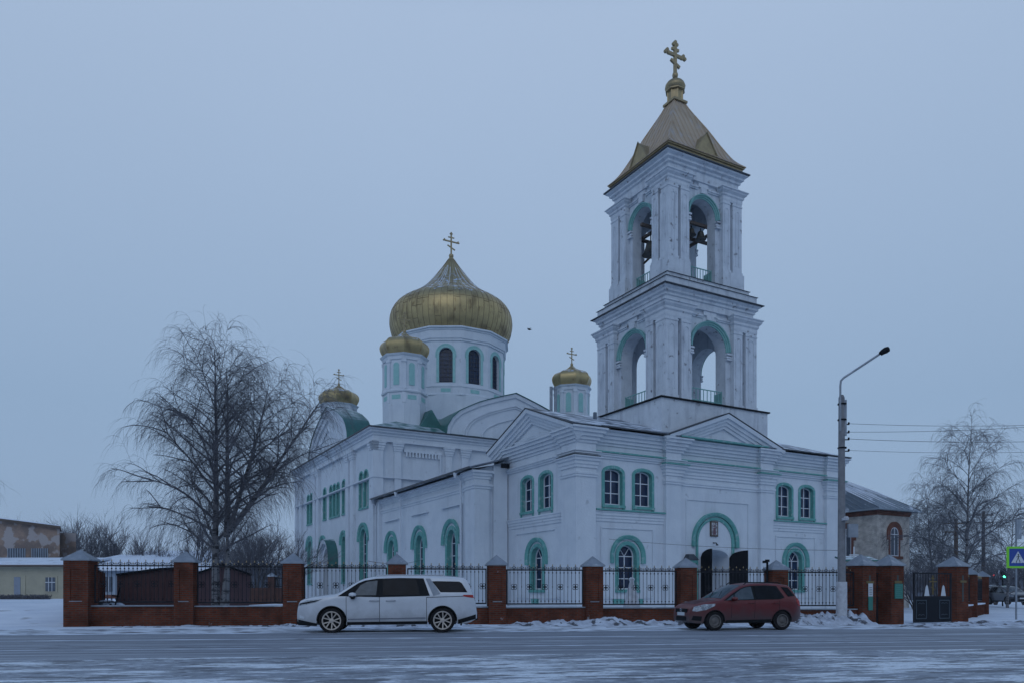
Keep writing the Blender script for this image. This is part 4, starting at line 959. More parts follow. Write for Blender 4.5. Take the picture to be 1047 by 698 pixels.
for xc in (.47, Lg-.47):
    b = MB(); 
    for x0, x1, z0, z1 in ((xc-.33, xc+.33, .18, .205), (xc-.33, xc+.33, .985, 1.01), (xc-.33, xc-.305, .205, .985), (xc+.305, xc+.33, .205, .985)): b.box(x0, x1, z0, z1, .0125, .03, TG)
    for zz in (.34, .85):
        b.tube([(xc-.2, zz, .02), (xc-.1, zz+.04, .02), (xc, zz, .02), (xc+.1, zz+.04, .02), (xc+.2, zz, .02)], .011, 4, TG)
    b.build('panel_trim', 'gate_trim', k)
b = MB()
for i in range(1, 13): x = .07+(Lg-.14)*i/13; b.box(x-.008, x+.008, 1.18, Hg-.06, -.008, .008, TG)
b.build('bars', 'black_iron', gl)
b = MB(); xc = Lg*.5
b.box(xc-.02, xc+.02, 1.25, 2.1, -.02, .035, TG); b.box(xc-.24, xc+.24, 1.80, 1.85, -.02, .034, TG); b.box(xc-.10, xc+.10, 1.95, 1.99, -.02, .033, TG); b.tube([(xc-.14, 1.58, .02), (xc+.14, 1.46, .02)], .02, 4, TG); b.build('gate_cross', 'gilt', gl)
for xc in (Lg*.34, Lg*.78):
    b = MB(); b.prism(TG, [(xc-.16, 1.19), (xc+.16, 1.19), (xc+.07, 1.6), (xc, 1.68), (xc-.07, 1.6)], .012, .02); b.build('gate_ornament', 'notice_white', gl)
# side-street fence
sf0 = px(992, 600, 42.5); sf1 = px(1004.5, 600, 48.3)
side2 = thing('brick_fence', 'short brick fence with pointed caps running away along the side street', 'fence', (sf0.x, sf0.y, -.1))
d_ = Vector((sf1.x-sf0.x, sf1.y-sf0.y, 0)); L2 = d_.length; a2 = atan2(d_.y, d_.x); d_.normalize()
for k_ in (0, 1):
    pillar(tuple((d_*L2*k_).to_tuple()), a2, .66, 0, 2.32, cap=.38, parent=side2, recess=False)
b = MB(Matrix.Rotation(a2, 4, 'Z')); b.box(-6, -.33, -.14, .14, -.3, .62); b.box(.33, L2-.33, -.14, .14, -.3, .62); o = b.build('low_wall', 'red_brick', side2, uv=True)
b = MB(Matrix.Rotation(a2, 4, 'Z')); b.box(-6, -.34, -.19, .19, .621, .70); b.box(.34, L2-.34, -.19, .19, .621, .70); b.build('snow_cap', 'yard_snow', o)
iron_panel(-d_*5.9, -d_*.4, .85, 2.1, side2, step=.16); iron_panel(d_*.4, d_*(L2-.4), .85, 2.1, side2, step=.16)

# ============================================================ STREET LAMP
lp = px(860.5, 639, 30.2); LX, LY = lp.x, lp.y
lamp = thing('street_lamp', 'concrete street lamp pole with whitewashed foot and long angled arm in front of the church', 'street lamp', (LX, LY, -.1))
b = MB(); b.tube([(0, 0, 1.75), (0, 0, 9.0)], [.155, .115], 14); b.lathe([(.115, 9.0), (.07, 9.1), (0, 9.12)], 14); b.build('pole', 'concrete', lamp, smooth=40)
b = MB(); b.tube([(0, 0, -.2), (0, 0, 1.76)], [.215, .205], 14); b.build('painted_foot', 'whitewash', lamp, smooth=40)
arm = [px(859.2, 440, 30.1), px(859.2, 394, 30.1), px(859.8, 389, 30.1), px(862.5, 386.0, 30.1), px(880, 374.5, 30.0), px(900.5, 361, 29.9)]
b = MB(); b.tube([p-Vector((LX, LY, -.1)) for p in arm], .042, 8); b.tube([Vector((.12, -.03, z)) for z in (7.5, 8.9)], .07, 8); b.build('arm', 'cap_metal', lamp, smooth=40)
for z in (8.1, 8.72, 7.0): b = MB(); b.lathe([(.13, 0), (.17, 0), (.17, .05), (.13, .05)], 14, (0.02, 0, z)); b.build('clamp', 'dark_metal', lamp)
h_ = px(904.5, 358.5, 29.85)-Vector((LX, LY, -.1))
b = MB(Matrix.Translation(h_) @ Matrix.Rotation(radians(-27), 4, 'Y')); b.lathe([(0, -.24), (.055, -.22), (.10, -.1), (.125, .05), (.10, .17), (.0, .22)], 14, sx=1, sy=.85, T=Matrix.Rotation(radians(90), 4, 'Y')); b.box(-.16, .14, -.07, .07, -.105, -.06); b.build('lamp_head', 'dark_metal', lamp, smooth=50)
for dx, zz in ((.17, 4.55),):
    b = MB(); b.box(dx-.02, dx+.36, -.28, -.12, 3.50, 4.02); b.build('junction_box', 'cap_metal', lamp)
b = MB(); b.box(-.06, .10, -.30, -.14, 4.16, 4.26); b.lathe([(.0, -.12), (.09, -.08), (.10, 0), (.06, .06)], 12, (.05, -.3, 4.25)); b.build('security_camera', 'whitewash', lamp)
for z in (7.95, 7.62, 7.35, 6.9): b = MB(); b.box(.10, .30, -.015, .015, z-.02, z+.02); b.lathe([(.03, 0), (.045, .03), (.03, .09)], 8, (.28, 0, z)); b.build('bracket', 'dark_metal', lamp)
def wire(name, a, b_, sag, label, r=.011, grp='overhead wires', n=24):
    a = Vector(a); b_ = Vector(b_); m_ = MB()
    m_.tube([a.lerp(b_, i/n)-Vector((0, 0, sag*4*(i/n)*(1-i/n))) for i in range(n+1)], r, 4)
    return tag(m_.build(name, 'black_iron'), label, 'wire', grp)
p0 = Vector((LX+.28, LY, 0))
def Wz(z): return Vector((LX+.28, LY, z-.1))
tgt = px(1005, 524, 78)
for z, xy, lb, r_ in ((7.98, (1075, 433.5), 'topmost overhead wire running right from the street lamp pole', .007), (7.65, (1075, 434.5), 'wire sagging just under the topmost one, right of the lamp pole', .007), (7.38, (1075, 450.5), 'second overhead wire running right from the street lamp pole', .008), (6.93, (1075, 461), 'thin lowest wire running right from the street lamp pole', .006)):
    wire('overhead_wire', Wz(z), px(xy[0], xy[1], 33), .08, lb, r_)
Rch = Matrix.Rotation(CANG, 4, 'Z')
def ch(a, b_, z): v = CO+(Rch @ Vector((a, b_, 0))); return Vector((v.x, v.y, z))
wire('service_cable', (LX, LY, 2.9), ch(2.0, -.02, 3.95), .12, 'thin pale cable crossing the facade from the lamp pole above the portal door', .007, None)
wire('service_cable', ch(-2.0, 15, 3.4), (-6.2, 33, 2.6), .2, 'thin cable reaching from the aisle windows down to the left fence bay', .010, None)
# post with camera on the fence near the portal
cp = px(784.5, 600, 31.6)
o = thing('camera_post', 'thin dark post carrying a small security camera, left of the last street pillar', 'post', (cp.x, cp.y, 0))
b = MB(); b.tube([(0, 0, 0), (0, 0, 2.55)], .045, 8); b.box(-.08, .08, -.05, .05, 2.5, 2.6); b.build('post', 'dark_metal', o)
b = MB(); b.box(-.2, -.02, -.1, .0, 2.45, 2.55); b.build('security_camera', 'dark_metal', o)

# ============================================================ SIGN, TRAFFIC LIGHT
mat('sign_lime', (.20, .62, .03), rough=.4); mat('sign_blue', (.01, .05, .28), rough=.4); mat('sign_white', (.50, .55, .62), rough=.4)
sp0 = px(1039, 631, 38.0); SX, SY = sp0.x, sp0.y
sg = thing('crossing_sign', 'pedestrian crossing sign in a lime green border on a grey post at the right edge', 'road sign', (SX, SY, -.1))
b = MB(); b.tube([(0, 0, 0), (0, 0, 4.95)], .045, 10); b.build('post', 'cap_metal', sg, smooth=40)
TS = frame((0.03, -.07, 0), (1, 0, 0), (0, -1, 0)); zc = 1.25+(605-569.3)*38/785+.1
hs = .53
b = MB(); b.box(-hs-.03, hs+.03, zc-hs, zc+hs, 0, .02, TS); k = b.build('sign_border', 'sign_lime', sg)
b = MB(); b.box(-.43, .43, zc-.43, zc+.43, .0205, .026, TS); b.build('sign_plate', 'sign_blue', k)
b = MB(); b.prism(TS, [(-.34, zc-.28), (.34, zc-.28), (0, zc+.30)], .0265, .031); b.build('white_triangle', 'sign_white', k)
b = MB()      # walking figure
b.lathe([(0, .0), (.04, .0), (.04, .004), (0, .004)], 10, T=TS @ Matrix.Translation((.01, zc+.13, .0315)))
for P in ([(0, .08), (.05, .09), (.03, -.05), (-.03, -.05)], [(-.03, -.05), (.0, -.05), (-.08, -.25), (-.12, -.25)], [(.0, -.05), (.03, -.05), (.12, -.24), (.08, -.25)], [(.0, .08), (.01, .05), (-.09, -.0), (-.10, .02)], [(.04, .08), (.05, .05), (.12, .0), (.12, .03)]):
    b.prism(TS, [(x, zc+z) for x, z in P], .0315, .035)
for i in range(4): b.box(-.27+i*.15, -.19+i*.15, zc-.275, zc-.26, .0315, .035, TS)
b.build('walking_figure', 'ink', k)
b = MB(); b.hexa([(-.12, -.2, 4.0), (.5, .35, 4.0), (.47, .38, 4.0), (-.15, -.17, 4.0)], [(-.02, -.1, 4.95), (.5, .35, 5.0), (.47, .38, 5.0), (-.05, -.07, 4.95)]); b.box(-.17, .17, -.09, .09, 3.25, 3.5); b.build('upper_sign', 'cap_metal', sg)
mat('green_lamp', (.05, .5, .35), emit=((.10, 1.0, .55), 5.0)); mat('red_lamp', (.5, .03, .02), emit=((1, .06, .05), 2.5))
def traffic_light(x, y, d, col, label, H):
    p = px(x, y, d); o = thing('traffic_light', label, 'traffic light', (p.x, p.y, 0), 0)
    b = MB(); b.tube([(0, .1, -.1), (0, .1, p.z+.6)], .07, 8); b.build('post', 'dark_metal', o)
    b = MB(); b.box(-.2, .2, -.12, .12, p.z-.25, p.z+.85); b.build('housing', 'dark_metal', o)
    for i, c in enumerate((col, 'dark_plastic', 'dark_plastic')):
        b = MB(); b.lathe([(0, .0), (.12, .0), (.13, .03), (0, .05)], 14, T=Matrix.Translation((0, -.125, p.z+i*.33)) @ Matrix.Rotation(radians(90), 4, 'X')); b.build('lens', c, o)
traffic_light(1025.8, 589.3, 75, 'green_lamp', 'traffic light showing green above the parked cars down the side street', 3)
traffic_light(1015.3, 587.5, 110, 'red_lamp', 'far traffic light showing a small red lamp left of the green one', 3)
def utility_pole(x, ytop, d, label, arms):
    p = px(x, ytop, d); o = thing('utility_pole', label, 'utility pole', (p.x, p.y, 0), 0, 'wooden utility poles')
    b = MB(); b.tube([(0, 0, -.2), (0, 0, p.z)], [.19, .13], 10); b.build('pole', 'timber', o)
    for i in range(arms):
        b = MB(); b.box(-.9, .9, -.05, .05, p.z-.4-i*.7, p.z-.3-i*.7); 
        k = b.build('crossarm', 'timber', o)
        for xx in (-.8, 0, .8):
            b = MB(); b.lathe([(.04, 0), (.07, .05), (.05, .16), (0, .18)], 8, (xx, 0, p.z-.3-i*.7)); b.build('insulator', 'cap_metal', k)
    return p
ua = utility_pole(977.5, 530, 62, 'dark wooden utility pole standing among the birch branches, left one of the pair', 2)
ub = utility_pole(1005.5, 522, 70, 'taller dark utility pole right of the birch trunk, behind the side street fence', 2)
wire('overhead_wire', ub-Vector((0, 0, .2)), px(1075, 527, 60), .3, 'upper wire from the right utility pole to the right edge', .012)
wire('overhead_wire', ub-Vector((0, 0, .9)), px(1075, 537, 60), .3, 'lower wire from the right utility pole to the right edge', .012)
# wrapped shrub behind the fence
ws = px(646, 618, 34)
b = MB(); b.lathe([(.32, 0), (.38, .15), (.30, .5), (.2, .9), (.09, 1.3), (.14, 1.42), (.05, 1.5)], 14, rmod=lambda k: 1+.09*sin(k*2.4)); 
o = b.build('wrapped_shrub', 'whitewash', smooth=60, loc=(ws.x, ws.y, .42)); tag(o, 'small shrub wrapped in grey sacking behind the fence, under a church window', 'shrub')
# bird
bp_ = px(541, 337, 60)
b = MB(); b.tube([(-.16, 0, .02), (-.08, 0, .01), (0, 0, 0), (.1, 0, .0), (.22, 0, .03)], [.01, .045, .06, .04, .01], 8)
for s_ in (-1, 1): b.add([(-.06, 0, .02), (.08, 0, .02), (-.04, s_*.28, .12), (.02, s_*.26, .12), (.08, s_*.48, .03)], [(0, 1, 3, 2), (2, 3, 4)]); 
o = b.build('bird', 'dark_plastic', smooth=False, loc=bp_); o.rotation_euler = (.3, 0, .4); tag(o, 'small dark bird in flight right of the main dome', 'bird')
# ============================================================ CARS
def interp(P, x):
    if x <= P[0][0]: return P[0][1]
    for (x0, z0), (x1, z1) in zip(P, P[1:]):
        if x <= x1: return z0+(z1-z0)*(x-x0)/(x1-x0) if x1 > x0 else z1
    return P[-1][1]
class CarShape:
    def __init__(s, L, W, top, low, wheels, R, belt, fr, rr, tum):
        s.L = L; s.W = W; s.top = smoothprof(top, 4); s.low = low; s.wh = wheels; s.R = R; s.belt = belt; s.fr = fr; s.rr = rr; s.tum = tum
    def zu(s, x): return interp(s.top, x)
    def zl(s, x, arch_=True):
        z = interp(s.low, x)
        if arch_:
            for xc in s.wh:
                r_ = s.R*1.14
                if abs(x-xc) < r_: z = max(z, s.R+sqrt(r_*r_-(x-xc)**2)*1.0)
        return min(z, s.zu(x)-.05)
    def w(s, x, z):
        w = s.W/2
        t = max(0, (s.fr[1]-x)/s.fr[1]); w *= 1-s.fr[0]*t**2.4
        t = max(0, (x-(s.L-s.rr[1]))/s.rr[1]); w *= 1-s.rr[0]*t**2.4
        zb = interp(s.belt, x)
        if z > zb: w -= s.tum*(z-zb)
        else: w -= .035*((zb-z)/.5)**2 if z > .5 else .035*((zb-z)/.5)**2
        zu = s.zu(x); e = zu-z
        if e < .07: w -= .075*(1-sqrt(max(0, 1-(1-e/.07)**2)))
        return w
    def body(s, b, xs=None):
        if xs is None:
            xs = [i*.05 for i in range(int(s.L/.05)+1)]+[s.L]+[.01, .02, .035, s.L-.015, s.L-.03]
            for xc in s.wh: xs += [xc-s.R*1.139, xc+s.R*1.139]
            xs = sorted(set(round(x, 4) for x in xs))
        nz = 16; rings = []
        for x in xs:
            zl = s.zl(x); zu = s.zu(x); ring = []
            f = [i/nz for i in range(nz-3)]
            zs_ = [zl+(zu-.07-zl)*i/(nz-4) for i in range(nz-3)]+[zu-.045, zu-.02, zu-.006]
            for z in zs_: ring.append((x, -s.w(x, z), z))
            wt = s.w(x, zu)
            for j in range(9): y = -wt+2*wt*j/8; ring.append((x, y, zu+.035*(1-(y/wt)**2)*min(1, s.W/1.5)))
            for z in zs_[::-1]: ring.append((x, s.w(x, z), z))
            rings.append(ring)
        m = len(rings[0]); vs = [p for r_ in rings for p in r_]; fs = []
        for i in range(len(xs)-1):
            for k in range(m): fs.append((i*m+k, i*m+(k+1) % m, (i+1)*m+(k+1) % m, (i+1)*m+k))
        fs += [tuple(range(m)), tuple((len(xs)-1)*m+k for k in range(m))]
        b.add(vs, fs)
    def patch(s, b, poly, off=.005, sides=(-1, 1), step=.07):
        xs = [p[0] for p in poly]; zs = [p[1] for p in poly]
        # densify outline
        P = []
        for i in range(len(poly)):
            a = Vector(poly[i]); c = Vector(poly[(i+1) % len(poly)]); n = max(1, int((c-a).length/step))
            P += [a.lerp(c, k/n) for k in range(n)]
        nb = len(P); pts = list(P)
        def inside(x, z):
            r_ = False; j = nb-1
            for i in range(nb):
                if (P[i].y > z) != (P[j].y > z) and x < (P[j].x-P[i].x)*(z-P[i].y)/(P[j].y-P[i].y)+P[i].x: r_ = not r_
                j = i
            return r_
        x = min(xs)
        while x < max(xs):
            z = min(zs)
            while z < max(zs):
                if inside(x, z) and min((Vector((x, z))-q).length for q in P) > step*.5: pts.append(Vector((x, z)))
                z += step
            x += step
        r_ = delaunay_2d_cdt(pts, [], [list(range(nb))], 1, 1e-5)
        for sd in sides: b.add([(p.x, sd*(s.w(p.x, min(p.y, s.zu(p.x)))+off), min(p.y, s.zu(p.x)-.002)) for p in r_[0]], [tuple(f) for f in r_[2]])
    def parts(s, o, name, m, poly, off, step=.07):
        for sd in (-1, 1):
            b = MB(); s.patch(b, poly, off, (sd,), step); b.build(name, m, o)
    def topstrip(s, b, x0, x1, inset=.06, off=.006, n=14, y0=-1, y1=1, yw=None):
        vs = []; m = 10
        for i in range(n+1):
            x = x0+(x1-x0)*i/n; zu = s.zu(x); wt = s.w(x, zu)-inset
            for j in range(m+1):
                y = -wt+2*wt*j/m; ww = s.w(x, zu); vs.append((x, y, zu+.035*(1-(y/ww)**2)+off))
        b.add(vs, [(i*(m+1)+j, (i+1)*(m+1)+j, (i+1)*(m+1)+j+1, i*(m+1)+j+1) for i in range(n) for j in range(m)])
def wheel(car, x, y, R, wd, nsp, rimmat, side, rimr=.70, hub='dark_plastic', steel=False):
    T = Matrix.Translation((x, y, R)) @ Matrix.Rotation(radians(90 if side < 0 else -90), 4, 'X')
    b = MB(T); b.lathe([(R*.55, -wd*.5), (R*.93, -wd*.5), (R, -wd*.32), (R, wd*.32), (R*.95, wd*.47), (R*.80, wd*.52), (R*rimr, wd*.50), (R*rimr*.96, wd*.42), (R*.5, wd*.1)], 32)
    o = b.build('wheel', 'rubber', car, smooth=40)
    r_ = MB(T)
    r_.lathe([(R*rimr+.005, wd*.42), (R*rimr+.004, wd*.51), (R*rimr-.03, wd*.505), (R*rimr-.045, wd*.2)], 32, cap=False)
    if steel:
        r_.lathe([(R*rimr-.04, wd*.2), (R*.5, wd*.34), (R*.32, wd*.30), (R*.18, wd*.42), (0, wd*.45)], 32, cap=False)
    else:
        for i in range(nsp):
            a = 2*pi*i/nsp
            for da in (-.20, .20):
                c0 = (cos(a)*R*.14, sin(a)*R*.14); c1 = (cos(a+da*1.5)*R*(rimr-.03), sin(a+da*1.5)*R*(rimr-.03)); t = Vector((-sin(a), cos(a)))*.016
                r_.hexa([(c0[0]-t.x, c0[1]-t.y, wd*.36), (c0[0]+t.x, c0[1]+t.y, wd*.36), (c1[0]+t.x*1.3, c1[1]+t.y*1.3, wd*.42), (c1[0]-t.x*1.3, c1[1]-t.y*1.3, wd*.42)],
                        [(c0[0]-t.x, c0[1]-t.y, wd*.44), (c0[0]+t.x, c0[1]+t.y, wd*.44), (c1[0]+t.x*1.3, c1[1]+t.y*1.3, wd*.49), (c1[0]-t.x*1.3, c1[1]-t.y*1.3, wd*.49)])
        r_.lathe([(R*.19, wd*.3), (R*.19, wd*.45), (0, wd*.47)], 16)
    r_.build('rim', rimmat, o, smooth=35)
    if steel:
        q = MB(T)
        for i in range(9):
            a = 2*pi*i/9; q.lathe([(0, 0), (R*.055, 0), (R*.055, .01), (0, .01)], 8, T=Matrix.Translation((cos(a)*R*.56, sin(a)*R*.56, wd*.31)))
        q.build('rim_holes', 'dark_plastic', o)
    else:
        q = MB(T); q.lathe([(0, wd*.12), (R*rimr-.05, wd*.12), (R*rimr-.05, wd*.14), (0, wd*.16)], 24); q.build('brake_disc', 'dark_plastic', o)
    return o
def paint(name, c, c2=None, rough=.28, dirt=None):
    m = mat(name, c, c2 or tuple(q*.93 for q in c), scale=2, rough=rough, lo=.4, hi=.6)
    m.node_tree.nodes['Principled BSDF'].inputs['Coat Weight'].default_value = .5
    m.node_tree.nodes['Principled BSDF'].inputs['Coat Roughness'].default_value = .12
    if dirt:   # road grime low on the body (height in the car's own space)
        t = m.node_tree; b = t.nodes['Principled BSDF']; src = b.inputs['Base Color'].links[0].from_socket
        tc = t.nodes.new('ShaderNodeTexCoord'); s = t.nodes.new('ShaderNodeSeparateXYZ'); n = t.nodes.new('ShaderNodeTexNoise'); n.inputs['Scale'].default_value = 4; n.inputs['Detail'].default_value = 8
        a = t.nodes.new('ShaderNodeMath'); a.operation = 'MULTIPLY_ADD'; a.inputs[1].default_value = -.45
        mr = t.nodes.new('ShaderNodeMapRange'); mr.inputs['From Min'].default_value = dirt[1]; mr.inputs['From Max'].default_value = dirt[2]; mr.inputs['To Min'].default_value = dirt[3]; mr.inputs['To Max'].default_value = 0
        mx = t.nodes.new('ShaderNodeMixRGB'); mx.inputs[2].default_value = (*dirt[0], 1)
        t.links.new(tc.outputs['Object'], s.inputs[0]); t.links.new(tc.outputs['Object'], n.inputs['Vector']); t.links.new(n.outputs['Fac'], a.inputs[0]); t.links.new(s.outputs['Z'], a.inputs[2])
        t.links.new(a.outputs[0], mr.inputs['Value']); t.links.new(mr.outputs[0], mx.inputs[0]); t.links.new(src, mx.inputs[1]); t.links.new(mx.outputs[0], b.inputs['Base Color'])
    return m
mat('car_glass', (.002, .004, .008), (.004, .007, .013), scale=2, rough=.07)
mat('clear_glass', (.035, .055, .075), (.06, .085, .11), scale=3, rough=.08)
paint('white_paint', (.56, .60, .66), rough=.25, dirt=((.25, .26, .28), -.05, .55, .75))
paint('red_paint', (.115, .008, .010), rough=.42, dirt=((.060, .048, .050), .12, .58, .88))
mat('head_lens', (.20, .23, .27), (.45, .49, .54), scale=9, rough=.2, lo=.45, hi=.6)
mat('snow_dust', SNOW, rough=.9)
def stripbox(b, P, t, w): b.tube(P, t, 6)

# ---- white minivan
def minivan():
    s = CarShape(5.50, 1.98,
        [(0, .64), (.04, .88), (.12, 1.0), (.45, 1.085), (.9, 1.145), (1.18, 1.185), (1.40, 1.315), (1.68, 1.49), (1.92, 1.615), (2.15, 1.69), (2.5, 1.735), (3.1, 1.755), (3.9, 1.755), (4.6, 1.735), (5.0, 1.70), (5.16, 1.66), (5.24, 1.52), (5.37, 1.20), (5.44, 1.0), (5.49, .66)],
        [(0, .30), (.2, .24), (5.0, .26), (5.3, .32), (5.5, .44)], (1.06, 4.42), .385,
        [(0, .8), (1.2, 1.08), (2, 1.13), (5.2, 1.18), (5.5, 1.0)], (.30, .95), (.20, .5), .30)
    o = thing('minivan', 'white minivan with dark tinted windows parked along the street fence', 'car', (0, 0, 0))
    b = MB(); s.body(b); bd = b.build('body', 'white_paint', o, smooth=38)
    # dark lower cladding
    s.parts(o, 'sill', 'dark_plastic', [(1.52, .25), (3.95, .27), (3.95, .36), (1.52, .34)], .012, .07)
    s.parts(o, 'sill_trim', 'chrome', [(1.55, .41), (3.9, .44), (3.9, .475), (1.55, .44)], .02, .07)
    b = MB(); s.patch(b, [(4.9, .27), (5.46, .42), (5.46, .56), (4.9, .40)], .012); 
    for sd in (0,): b.box(5.44, 5.52, -.75, .75, .38, .56)
    b.build('rear_bumper', 'dark_plastic', o)
    b = MB(); s.patch(b, [(.03, .24), (.62, .22), (.62, .30), (.03, .42)], .012); b.box(-.02, .05, -.68, .68, .28, .44); b.build('front_lip', 'dark_plastic', o)
    for xc in s.wh:
        b = MB(); r0, r1 = s.R*1.10, s.R*1.18
        for sd in (-1, 1):
            vs = []; n = 20
            for i in range(n+1):
                a = pi*i/n
                for r_ in (r0, r1): x = xc+r_*cos(a); z = s.R+r_*sin(a); vs.append((x, sd*(s.w(x, z)+.012), z))
                vs.append((xc+r0*cos(a), sd*(s.w(xc, 1)-.25), s.R+r0*sin(a)))
            b.add(vs, [(3*i, 3*i+3, 3*i+4, 3*i+1) for i in range(n)]+[(3*i, 3*i+2, 3*i+5, 3*i+3) for i in range(n)])
        b.box(xc-.42, xc+.42, -.72, .72, .25, .80)
        b.build('wheel_arch', 'dark_plastic', o)
    wins = [[(1.50, 1.125), (1.62, 1.20), (1.98, 1.43), (2.18, 1.535), (2.50, 1.60), (2.50, 1.13)],
            [(2.50, 1.13), (2.50, 1.60), (3.0, 1.625), (3.68, 1.62), (3.83, 1.16)],
            [(4.10, 1.585), (4.25, 1.595), (4.94, 1.58), (5.02, 1.53), (5.19, 1.25), (4.36, 1.25)]]
    s.parts(o, 'window_frame', 'dark_plastic', [(1.25, 1.13), (1.50, 1.29), (1.86, 1.53), (2.06, 1.61), (2.4, 1.665), (3.1, 1.69), (3.84, 1.68), (4.03, 1.14), (2.5, 1.10)], .006, .07)
    s.parts(o, 'side_window', 'clear_glass', [(1.70, 1.15), (1.92, 1.46), (2.12, 1.57), (2.44, 1.61), (2.40, 1.16)], .010, .07)
    s.parts(o, 'side_window', 'car_glass', [(2.60, 1.16), (2.60, 1.63), (3.0, 1.645), (3.62, 1.64), (3.72, 1.17)], .010, .07)
    s.parts(o, 'rear_side_window', 'car_glass', wins[2], .009, .07)
    s.parts(o, 'rear_pillar_trim', 'cap_metal', [(3.90, 1.675), (4.04, 1.675), (4.36, 1.2), (4.14, 1.14)], .011, .07)
    b = MB(); s.topstrip(b, 1.25, 2.12, .10); b.build('windshield', 'clear_glass', o, smooth=True)
    b = MB(); s.topstrip(b, 5.19, 5.37, .16); b.build('rear_window', 'car_glass', o, smooth=True)
    s.parts(o, 'sliding_rail', 'dark_plastic', [(3.93, 1.085), (5.05, 1.12), (5.05, 1.135), (3.93, 1.10)], .012, .07)
    for x in (2.50, 3.93, 1.5):     # door gaps
        b = MB(); zt_ = 1.1; zb_ = .34
        s.patch(b, [(x-.007, zb_), (x+.007, zb_), (x+.007, zt_), (x-.007, zt_)], .003, step=.12); b.build('door_gap', 'dark_plastic', o)
    for x in (2.20, 2.70):
        b = MB()
        for sd in (-1, 1): y = sd*(s.w(x, 1.0)+.03); b.tube([(x, y-sd*.02, .985), (x+.05, y, .99), (x+.24, y, .995), (x+.29, y-sd*.02, .99)], .02, 6)
        b.build('door_handle', 'chrome', o)
    for sd in (-1, 1):
        b = MB(); s.patch(b, [(.06, .90), (.30, 1.0), (.82, 1.05), (.60, .95), (.30, .87), (.04, .82)], .008, sides=(sd,), step=.05); b.build('headlight', 'head_lens', o)
        b = MB(); s.patch(b, [(.08, .865), (.32, .90), (.66, .985), (.72, 1.02), (.40, .97), (.10, .91)], .012, sides=(sd,), step=.05); b.build('headlight_insert', 'dark_plastic', o)
        b = MB(); s.patch(b, [(5.02, 1.13), (5.08, 1.17), (5.42, 1.17), (5.45, 1.07), (5.30, 1.08)], .012, sides=(sd,), step=.05); b.build('tail_light', 'red_lens', o)
        b = MB(Matrix.Translation((1.70, sd*(s.w(1.75, 1.15)+.11), 1.17))); b.lathe([(0, -.14), (.07, -.12), (.10, -.02), (.10, .06), (.06, .13), (0, .14)], 12, T=Matrix.Rotation(radians(90), 4, 'X') @ Matrix.Diagonal((1.15, .75, 1, 1))); mi = b.build('mirror', 'white_paint', o, smooth=50)
        b = MB(Matrix.Translation((1.70, sd*(s.w(1.75, 1.15)), 1.10))); b.box(-.05, .06, -.1, .1, -.06, .02); b.lathe([(0, -.13), (.06, -.10), (.085, 0), (.06, .12), (0, .13)], 12, T=Matrix.Translation((0, sd*.11, .02)) @ Matrix.Rotation(radians(90), 4, 'X') @ Matrix.Diagonal((1.2, .6, 1, 1))); b.build('mirror_foot', 'dark_plastic', mi)
        b = MB(); b.tube([(2.4, sd*.72, 1.735), (2.5, sd*.72, 1.775), (4.4, sd*.72, 1.785), (4.5, sd*.72, 1.745)], .018, 6); b.build('roof_rail', 'chrome', o)
    b = MB(); b.box(-.008, .02, -.55, .55, .48, .82); b.build('grille', 'dark_plastic', o)
    b = MB(); [b.box(-.014, -.007, -.52, .52, z, z+.02) for z in (.54, .62, .70, .78)]; b.build('grille_bars', 'chrome', o)
    s.parts(o, 'fog_lamp', 'lamp_glass', [(.08, .46), (.22, .44), (.24, .50), (.08, .56)], .01, .07)
    b = MB(); s.patch(b, [(2.6, .55), (2.6, .552)], .01) if False else None
    for xc in s.wh:
        for sd in (-1, 1): wheel(o, xc, sd*(s.W/2-.135), s.R, .24, 5, 'alloy', sd, .74)
    b = MB(); b.box(4.98, 5.02, -.93, -.70, .22, .42); b.box(4.98, 5.02, .70, .93, .22, .42); b.build('mud_flap', 'rubber', o)
    b = MB(); b.tube([(2.2, -.80, .985), (2.2, -.8, .986)], .001, 3) if False else None
    b = MB(); s.topstrip(b, 2.5, 4.9, .30, off=.010); b.build('roof_snow', 'snow_dust', o, smooth=True)
    return o
mat('alloy', (.50, .45, .41), rough=.3, metal=.8); dull('car_glass', v=.12); dull('clear_glass', v=.35); dull('notice_white', v=.2)
mat('steel_wheel', (.10, .095, .09), (.14, .13, .13), scale=6, rough=.6, metal=.3)
mv = minivan()
pc = px(302.5, 640, 23.6); yw = RANG-.02
mv.location = (pc.x, pc.y+.55, .004); mv.rotation_euler = (0, 0, yw)

